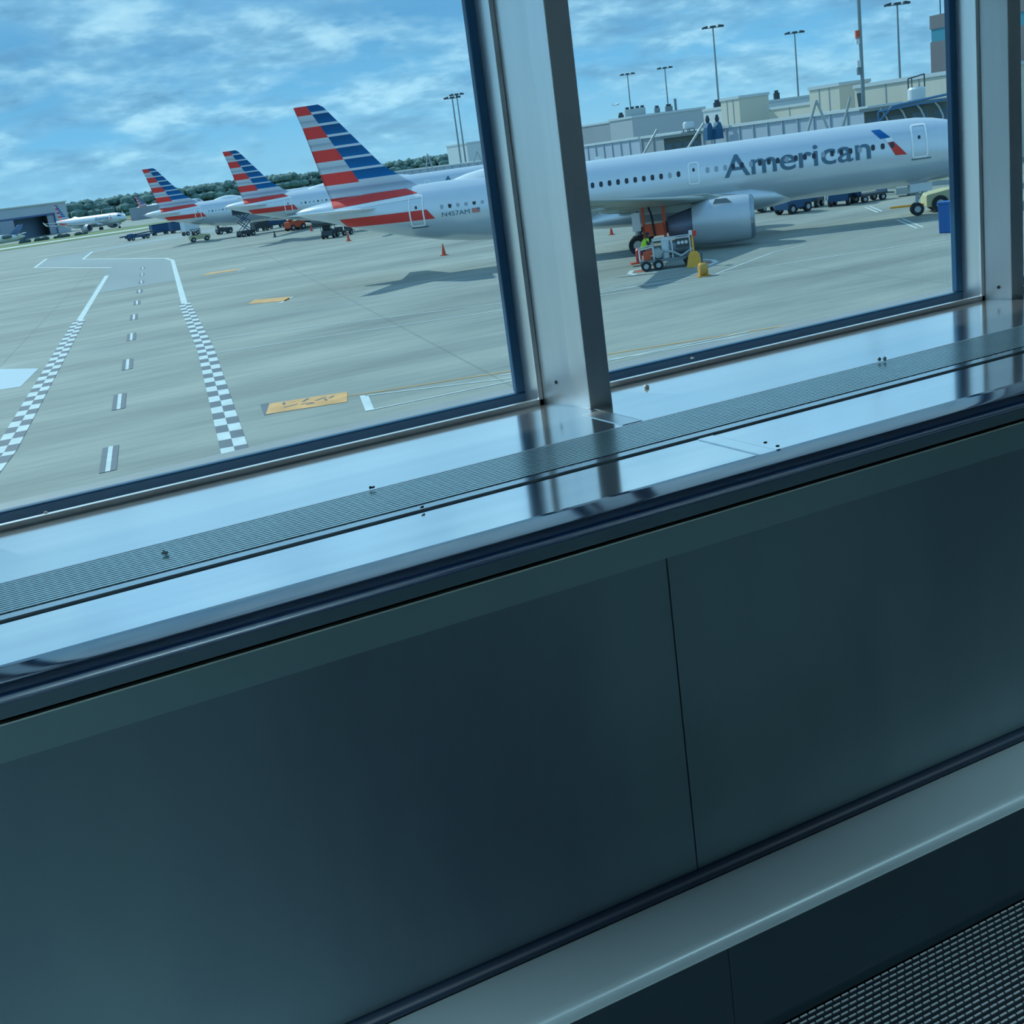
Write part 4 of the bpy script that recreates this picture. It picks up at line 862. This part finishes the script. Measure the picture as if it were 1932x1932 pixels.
for sg in (1, -1):
    mb = MB(); mb.blob((.54, sg * .18, 1.06), .045, 2, 0, (1.2, .8, .6))
    for k in range(4): mb.tube((.56, sg * .18 + (k - 1.5) * .02, 1.06), (.63 - abs(k - 1.3) * .01, sg * .18 + (k - 1.5) * .022, 1.03), .010, .007, 6)
    mb.tube((.54, sg * .15, 1.06), (.58, sg * .12, 1.04), .011, .008, 6); mb.build('hand', mat('skin_tone', (140, 100, 80)), pr, smooth=1)

# ------------------------------------------------------------------ the walkway tube: window wall
X0, X1 = -7.0, 12.0
GY = 2.655                       # glass plane
def E0(z): return EYE + z
def glass_mat():
    m = bpy.data.materials.new('tinted_glass'); m.use_nodes = True; t = m.node_tree; t.nodes.clear()
    tr = t.nodes.new('ShaderNodeBsdfTransparent'); tr.inputs[0].default_value = (.865, .98, .995, 1)
    gl = t.nodes.new('ShaderNodeBsdfGlossy'); gl.inputs['Roughness'].default_value = .03; gl.inputs[0].default_value = (.8, .95, 1, 1)
    fr = t.nodes.new('ShaderNodeFresnel'); geo = t.nodes.new('ShaderNodeNewGeometry'); t.links.new(math_(t, 'ADD', 1.32, math_(t, 'MULTIPLY', geo.outputs['Backfacing'], 1 / 1.32 - 1.32)), fr.inputs[0])
    mx = t.nodes.new('ShaderNodeMixShader'); t.links.new(fr.outputs[0], mx.inputs[0]); t.links.new(tr.outputs[0], mx.inputs[1]); t.links.new(gl.outputs[0], mx.inputs[2])
    # thin film of dust, unevenly wiped
    tcn = t.nodes.new('ShaderNodeTexCoord'); nz = t.nodes.new('ShaderNodeTexNoise'); t.links.new(tcn.outputs['Object'], nz.inputs['Vector']); nz.inputs['Scale'].default_value = 2.2; nz.inputs['Detail'].default_value = 6
    df = t.nodes.new('ShaderNodeBsdfDiffuse'); df.inputs[0].default_value = lin((170, 200, 215))
    m2 = t.nodes.new('ShaderNodeMixShader'); t.links.new(math_(t, 'MULTIPLY', nz.outputs['Fac'], .035), m2.inputs[0]); t.links.new(mx.outputs[0], m2.inputs[1]); t.links.new(df.outputs[0], m2.inputs[2])
    o = t.nodes.new('ShaderNodeOutputMaterial'); t.links.new(m2.outputs[0], o.inputs[0]); return m
glass = glass_mat()
HEAD = .50
MOD = 1.457
edges = [1.2765 + MOD * k for k in range(-6, 7)]       # right edge of the daylight opening of each window
for i, xr in enumerate(edges):
    xl = xr - MOD + .165
    wn = bpy.data.objects.new('window_%d' % (i + 1), None); col.objects.link(wn); struct(wn); wn.location = (xr, GY, EYE)
    def loc(mb): mb.v = [(a - xr, b_ - GY, c - EYE) for a, b_, c in mb.v]; return mb
    loc(MB().b2(xl - .03, xr + .03, GY, GY + .012, E0(-.60), E0(HEAD + .03))).build('glass_pane', glass, wn)
    g_ = MB(); g_.b2(xl - .03, xr + .028, 2.632, GY - .001, E0(-.615), E0(-.566)); g_.b2(xl - .028, xl, 2.632, GY - .001, E0(-.566), E0(HEAD)); g_.b2(xr, xr + .0235, 2.632, GY - .001, E0(-.566), E0(HEAD)); g_.b2(xl - .03, xr + .03, 2.632, GY - .001, E0(HEAD), E0(HEAD + .04))
    loc(g_).build('gasket', gask, wn, bevel=.004)
    g_ = MB(); g_.b2(xl - .06, xr + .034, 2.5625, 2.578, E0(-.60), E0(-.577)); loc(g_).build('bottom_bead', frame_m, wn, bevel=.001)
    g_ = MB(); g_.b2(xr + .0225, xr + .034, 2.5625, 2.66, E0(-.60), E0(HEAD + .05)); g_.b2(xl - .05, xl - .028, 2.5625, 2.66, E0(-.60), E0(HEAD + .05)); loc(g_).build('side_bead', frame_m, wn, bevel=.001)
# mullions
brn = mat('mullion_shadow_side', (150, 168, 172), .45, .2)
for i, xr in enumerate(edges):
    xs = xr + .0355; deep = (i % 2 == 0)      # every other one carries the deep cover
    k = (xs, 2.5605)
    if deep: P = [(xs, 2.664), (xs, 2.5605), (xs + .024, 2.463), (xs + .034, 2.402), (xs + .086, 2.39), (xs + .10, 2.5605), (xs + .10, 2.664)]
    else: P = [(xs, 2.664), (xs, 2.5605), (xs + .022, 2.487), (xs + .062, 2.480), (xs + .10, 2.5605), (xs + .10, 2.664)]
    t_ = bpy.data.objects.new('trim_%d' % (i + 1), None); col.objects.link(t_); struct(t_); t_.location = (xs, 2.56, EYE)
    mb = MB(); mb.prism(P, E0(-.60), E0(HEAD + .35), 'xy'); mb.v = [(a - xs, b_ - 2.56, c - EYE) for a, b_, c in mb.v]; mb.build('mullion', frame_m, t_, bevel=.0015)
    if deep:
        mb = MB(); mb.lathe([(-.002, .001), (-.0025, .004), (0, .0045)], 'x', (.0125, -.047, -.535), 12); mb.build('screw', grey_d, t_)
    else:
        mb = MB(); mb.lathe([(-.002, .001), (-.0025, .004), (0, .0045)], 'x', (.010, -.037, -.555), 12); mb.build('screw', grey_d, t_)
# sill: plates with seams
for i, (a, c) in enumerate(((-7, -1.62), (-1.612, 1.343), (1.351, 4.298), (4.306, 7.25), (7.258, 12))):
    mb = MB(); mb.b2(a, c, 2.185, 2.72, E0(-.605), E0(-.590)); struct(mb.build('trim_%d' % (20 + i), sill_m, bevel=.0012))
mb = MB(); mb.b2(1.300, 1.347, 2.19, 2.36, E0(-.5905), E0(-.5885)); struct(mb.build('trim_30', frame_m))
mb = MB(); mb.b2(X0, X1, 2.177, 2.1845, E0(-.612), E0(-.5893)); struct(mb.build('trim_31', frame_m, bevel=.001))
mb = MB(); mb.b2(X0, X1, 2.66, 2.9, 4.6, E0(-.605)); struct(mb.build('wall_window_lower', mat('spandrel', (150, 160, 165), .6)))
mb = MB(); mb.b2(X0, X1, 2.66, 2.9, E0(HEAD + .02), E0(1.5)); struct(mb.build('wall_window_upper', mat('spandrel', (150, 160, 165), .6)))
# grille
gr_ = thing('ventilation_grille', 'long narrow linear air grille set between the window sill and steel deck', 'air grille', ((X0 + X1) / 2, 2.09, E0(-.593)))
def gl_(mb): mb.v = [(a - (X0 + X1) / 2, b_ - 2.09, c - E0(-.593)) for a, b_, c in mb.v]; return mb
mb = MB(); nb = 15
for k in range(nb):
    y = 2.010 + (2.172 - 2.010) * k / (nb - 1); mb.b2(X0, X1, y - .0034, y + .0034, E0(-.604), E0(-.590))
gl_(mb).build('long_bars', mat('grille_bar', (222, 236, 236), .25, .7), gr_)
mb = MB(); x = -1.5
while x < 5.5: mb.b2(x, x + .0055, 2.004, 2.178, E0(-.604), E0(-.5915)); x += .0195
gl_(mb).build('cross_rods', mat('grille_rod', (222, 236, 240), .3, .7), gr_)
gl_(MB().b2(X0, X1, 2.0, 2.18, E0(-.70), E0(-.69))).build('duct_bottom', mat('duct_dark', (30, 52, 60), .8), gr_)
gl_(MB().b2(X0, X1, 1.973, 2.004, E0(-.70), E0(-.5915))).build('front_edge_strip', mat('edge_strip', (205, 216, 224), .14, .7), gr_, bevel=.003)
# ------------------------------------------------------------------ moving walkway
wk = thing('moving_walkway', 'dark steel moving walkway with polished rounded top edge and grooved pallets', 'moving walkway', ((X0 + X1) / 2, .73, E0(-1.57)))
OX, OY, OZ = (X0 + X1) / 2, .73, E0(-1.57)
def wl(mb): mb.v = [(a - OX, b_ - OY, c - OZ) for a, b_, c in mb.v]; return mb
for side in (0, 1):
    fy = (lambda y: y) if side == 0 else (lambda y: 2 * .73 - y)
    def bb(mb, x0, x1, y0, y1, z0, z1):
        a, c = sorted((fy(y0), fy(y1))); return mb.b2(x0, x1, a, c, E0(z0), E0(z1))
    # deck plates beyond the rounded top edge with raised seam straps
    for a, c in ((X0, -2.2), (-2.194, 1.366), (1.372, 4.94), (4.946, 8.4), (8.406, X1)) if side == 0 else ((X0, X1),):
        wl(bb(MB(), a, c, 1.70, 1.962, -.606, -.594)).build('deck_plate', deck_m, wk, bevel=.001)
    if side == 0:
        mb = MB(); bb(mb, 1.330, 1.366, 1.742, 1.958, -.594, -.5915); wl(mb).build('seam_strap', deck_m, wk, bevel=.0008)
        for (sx_, sy_) in ((1.395, 1.83), (1.392, 1.79)):
            mb = MB(); mb.lathe([(0, .004), (.0015, .003)], 'z', (sx_, sy_, E0(-.594)), 10); wl(mb).build('rivet', grey_d, wk)
    # rounded steel top edge
    prof = [(1.765, -.600), (1.765, -.592), (1.745, -.5895), (1.725, -.5870), (1.705, -.5850), (1.685, -.5835), (1.670, -.5830), (1.662, -.5840), (1.656, -.5880), (1.6525, -.594), (1.652, -.600), (1.656, -.608), (1.666, -.613), (1.676, -.610), (1.676, -.600)]
    mb = MB(); mb.loft([[(xx, fy(y), E0(z)) for y, z in prof] for xx in (X0, X1)]); wl(mb).build('rounded_top_edge', edge_m, wk, smooth=2)
    mb = MB(); mb.loft([[(xx, fy(y), E0(z)) for y, z in ((1.72, -.605), (1.676, -.611), (1.679, -.638), (1.70, -.646), (1.72, -.646))] for xx in (X0, X1)]); wl(mb).build('edge_guide', mat('guide_metal', (74, 92, 100), .35, .6), wk)
    bs = [X0, -3.5, -1.13, 1.0625, 1.0665, 3.25, 3.2535, 5.44, 7.6, X1]
    mb = MB(); bb(mb, X0, X1, 1.70, 1.75, -1.36, -.652); wl(mb).build('inner_core', dark, wk)
    for a, c in ((X0, -3.3), (-3.296, -1.1175), (-1.1135, 1.0635), (1.0665, 3.2475), (3.2515, 5.43), (5.434, X1)):
        wl(bb(MB(), a, c, 1.6965, 1.702, -1.335, -.7052)).build('balustrade_panel', panel_m, wk)
    wl(bb(MB(), X0, X1, 1.6935, 1.704, -.7050, -.652)).build('top_rail', mat('top_rail_steel', (112, 134, 137), .38, .4, .1, .9, (1.6, 1, .5)), wk)
    wl(bb(MB(), X0, X1, 1.692, 1.702, -.652, -.6495)).build('bright_edge', mat('bright_edge', (200, 205, 190), .3, .3), wk)
    mb = MB(); mb.loft([[(xx, fy(1.697 - .021 * math.sin(a)), E0(-1.337 + .0125 * math.cos(a))) for a in [math.pi * k / 8 for k in range(9)]] + [(xx, fy(1.70), E0(-1.35))] for xx in (X0, X1)]); wl(mb).build('base_seal', mat('seal_black', (20, 38, 60), .5), wk, smooth=2)
    mb = MB(); mb.loft([[(xx, fy(y), E0(z)) for y, z in ((1.70, -1.3495), (1.55, -1.3475), (1.538, -1.3485), (1.531, -1.353), (1.5285, -1.36), (1.5285, -1.3695), (1.545, -1.3695), (1.545, -1.358), (1.70, -1.358))] for xx in (X0, X1)]); wl(mb).build('skirt_ledge', ledge_m, wk, smooth=1)
    wl(bb(MB(), X0, X1, 1.5275, 1.54, -1.3712, -1.3695)).build('ledge_trim', mat('trim_grey', (170, 184, 186), .3, .3), wk)
    for a, c in ((X0, -1.4), (-1.3985, 1.0045), (1.006, 3.4), (3.4015, X1)):
        wl(bb(MB(), a, c, 1.530, 1.54, -1.58, -1.3712)).build('skirt_panel', skirt_m, wk)
# pallets with grooved tread
tread = mat('tread_metal', (176, 186, 192), .35, .5); treadb = mat('shaded_tread_base', (5, 9, 16), .8)  # pallet base near black, the shade of the grooves put into its colour
treadd = mat('tread_rib_dark', (20, 30, 40), .6)
for k in range(10):
    xa = X0 + 1.9 * k
    wl(MB().b2(xa, xa + 1.895, -.07, 1.524, E0(-1.60), E0(-1.582))).build('pallet', treadb, wk)
mb = MB(); mc = MB(); y = 1.515; row = 0
while y > -.065:
    row += 1
    if y < .75:
        mb.b2(X0, X1, y - .0019, y + .0019, E0(-1.582), E0(-1.571))
    else:
        mb.b2(X0, .7, y - .0019, y + .0019, E0(-1.582), E0(-1.571)); mb.b2(2.9, X1, y - .0019, y + .0019, E0(-1.582), E0(-1.571)); mc.b2(.7, 2.9, y - .0012, y + .0012, E0(-1.582), E0(-1.5735))
        x = .7 + (row * 7 % 5) * .004
        while x < 2.9: mb.b2(x, x + .0155, y - .0013, y + .0013, E0(-1.5735), E0(-1.571)); x += .0195
    y -= .0126
wl(mc).build('tread_rib_webs', treadd, wk)
wl(mb).build('tread_ribs', tread, wk)
# ------------------------------------------------------------------ rest of the room shell
fl_m = mat('carpet_dark', (40, 46, 54), .9, 0, .2, 6); cl_m = mat('ceiling_paint', (92, 104, 110), .8); wl_m = mat('inner_wall', (48, 58, 66), .7)
mb = MB(); mb.b2(X0, X1, -3.4, 2.66, E0(-1.75), E0(-1.62)); struct(mb.build('floor', fl_m))
mb = MB(); mb.b2(X0, X1, -3.4, -.26, E0(-1.62), E0(-1.57)); struct(mb.build('floor_walk', fl_m))
mb = MB(); mb.b2(X0, X1, -3.4, 2.66, E0(1.3), E0(1.5)); struct(mb.build('ceiling', cl_m))
mb = MB(); mb.b2(X0, X1, -3.6, -3.4, E0(-1.75), E0(1.5)); struct(mb.build('wall_back', wl_m))
mb = MB(); mb.b2(X0 - .2, X0, -3.6, 2.9, E0(-1.75), E0(1.5)); struct(mb.build('wall_left', wl_m))
mb = MB(); mb.b2(X1, X1 + .2, -3.6, 2.9, E0(-1.75), E0(1.5)); struct(mb.build('wall_right', wl_m))
mb = MB(); mb.b2(X0, X1, 1.96, 2.66, E0(-1.62), E0(-.70)); struct(mb.build('wall_sill_base', wl_m))
# unseen sun blocker added to cut the sill's sun patch, then the roof
mb = MB(); mb.b2(-5, X1 + 2, 5.18, 5.22, E0(1.9), E0(2.8)); struct(mb.build('added_sun_blocker', mat('roof_metal', (235, 238, 240), .6)))
for xx in (-4.5, -1.5, 1.5, 4.5, 7.5, 10.5, 13.5):
    mb = MB(); mb.path([(xx, 2.9, E0(1.75)), (xx, 5.18, E0(2.5))], .035, 8); struct(mb.build('added_blocker_arm', mat('roof_metal', (235, 238, 240), .6)))
mb = MB(); mb.b2(X0 - 2, X1 + 2, -3.6, 2.9, E0(1.5), E0(1.9)); struct(mb.build('roof_fascia', mat('roof_metal', (235, 238, 240), .6)))
for i, xx in enumerate((-6.5, -3.5, -.5, 2.5, 5.5, 8.5)):
    mb = MB(); mb.b2(-.65, .65, -.2, .2, 0, .05); o = mb.build('ceiling_light', grey_m)
    tag(o, 'long ceiling lamp above the walkway', 'ceiling light', 'ceiling lamps along the walkway'); o.location = (xx, -.2, E0(1.25))
# lint and crumbs lying on sill and grille
lint = mat('lint', (240, 242, 236), .9); lint.node_tree.nodes['Principled BSDF'].inputs['Subsurface Weight'].default_value = .9; lint.node_tree.nodes['Principled BSDF'].inputs['Subsurface Radius'].default_value = (.02, .02, .02)
for k, (u, v, z, r_, lab) in enumerate(((312, 1045, -.588, .0075, 'pale lint clump lying on the grille at lower left'), (704, 921, -.586, .006, 'small dark crumb at the back edge of the grille'), (796, 958, -.588, .0045, 'tiny crumb on the front edge of the grille'), (1665, 680, -.586, .009, 'grey lint tuft at the back of the grille under the right window'), (1220, 732, -.590, .010, 'grey scuffed lint spot on the sill near the centre mullion'), (88, 968, -.577, .005, 'white speck on the lower window bead at far left'), (1306, 677, -.577, .005, 'pale speck on the bead of the right window'))):
    r = ray(u, v); p = C0 + r * (z / r.z); random.seed(k + 40); mb = MB()
    for q in range(4): mb.blob((random.uniform(-r_, r_), random.uniform(-r_, r_) * .5, r_ * .35), r_ * random.uniform(.35, .6), 1, .25)
    o = mb.build('lint_clump', lint if k not in (1, 2) else grey_d, smooth=True); o.location = p; tag(o, lab, 'lint')
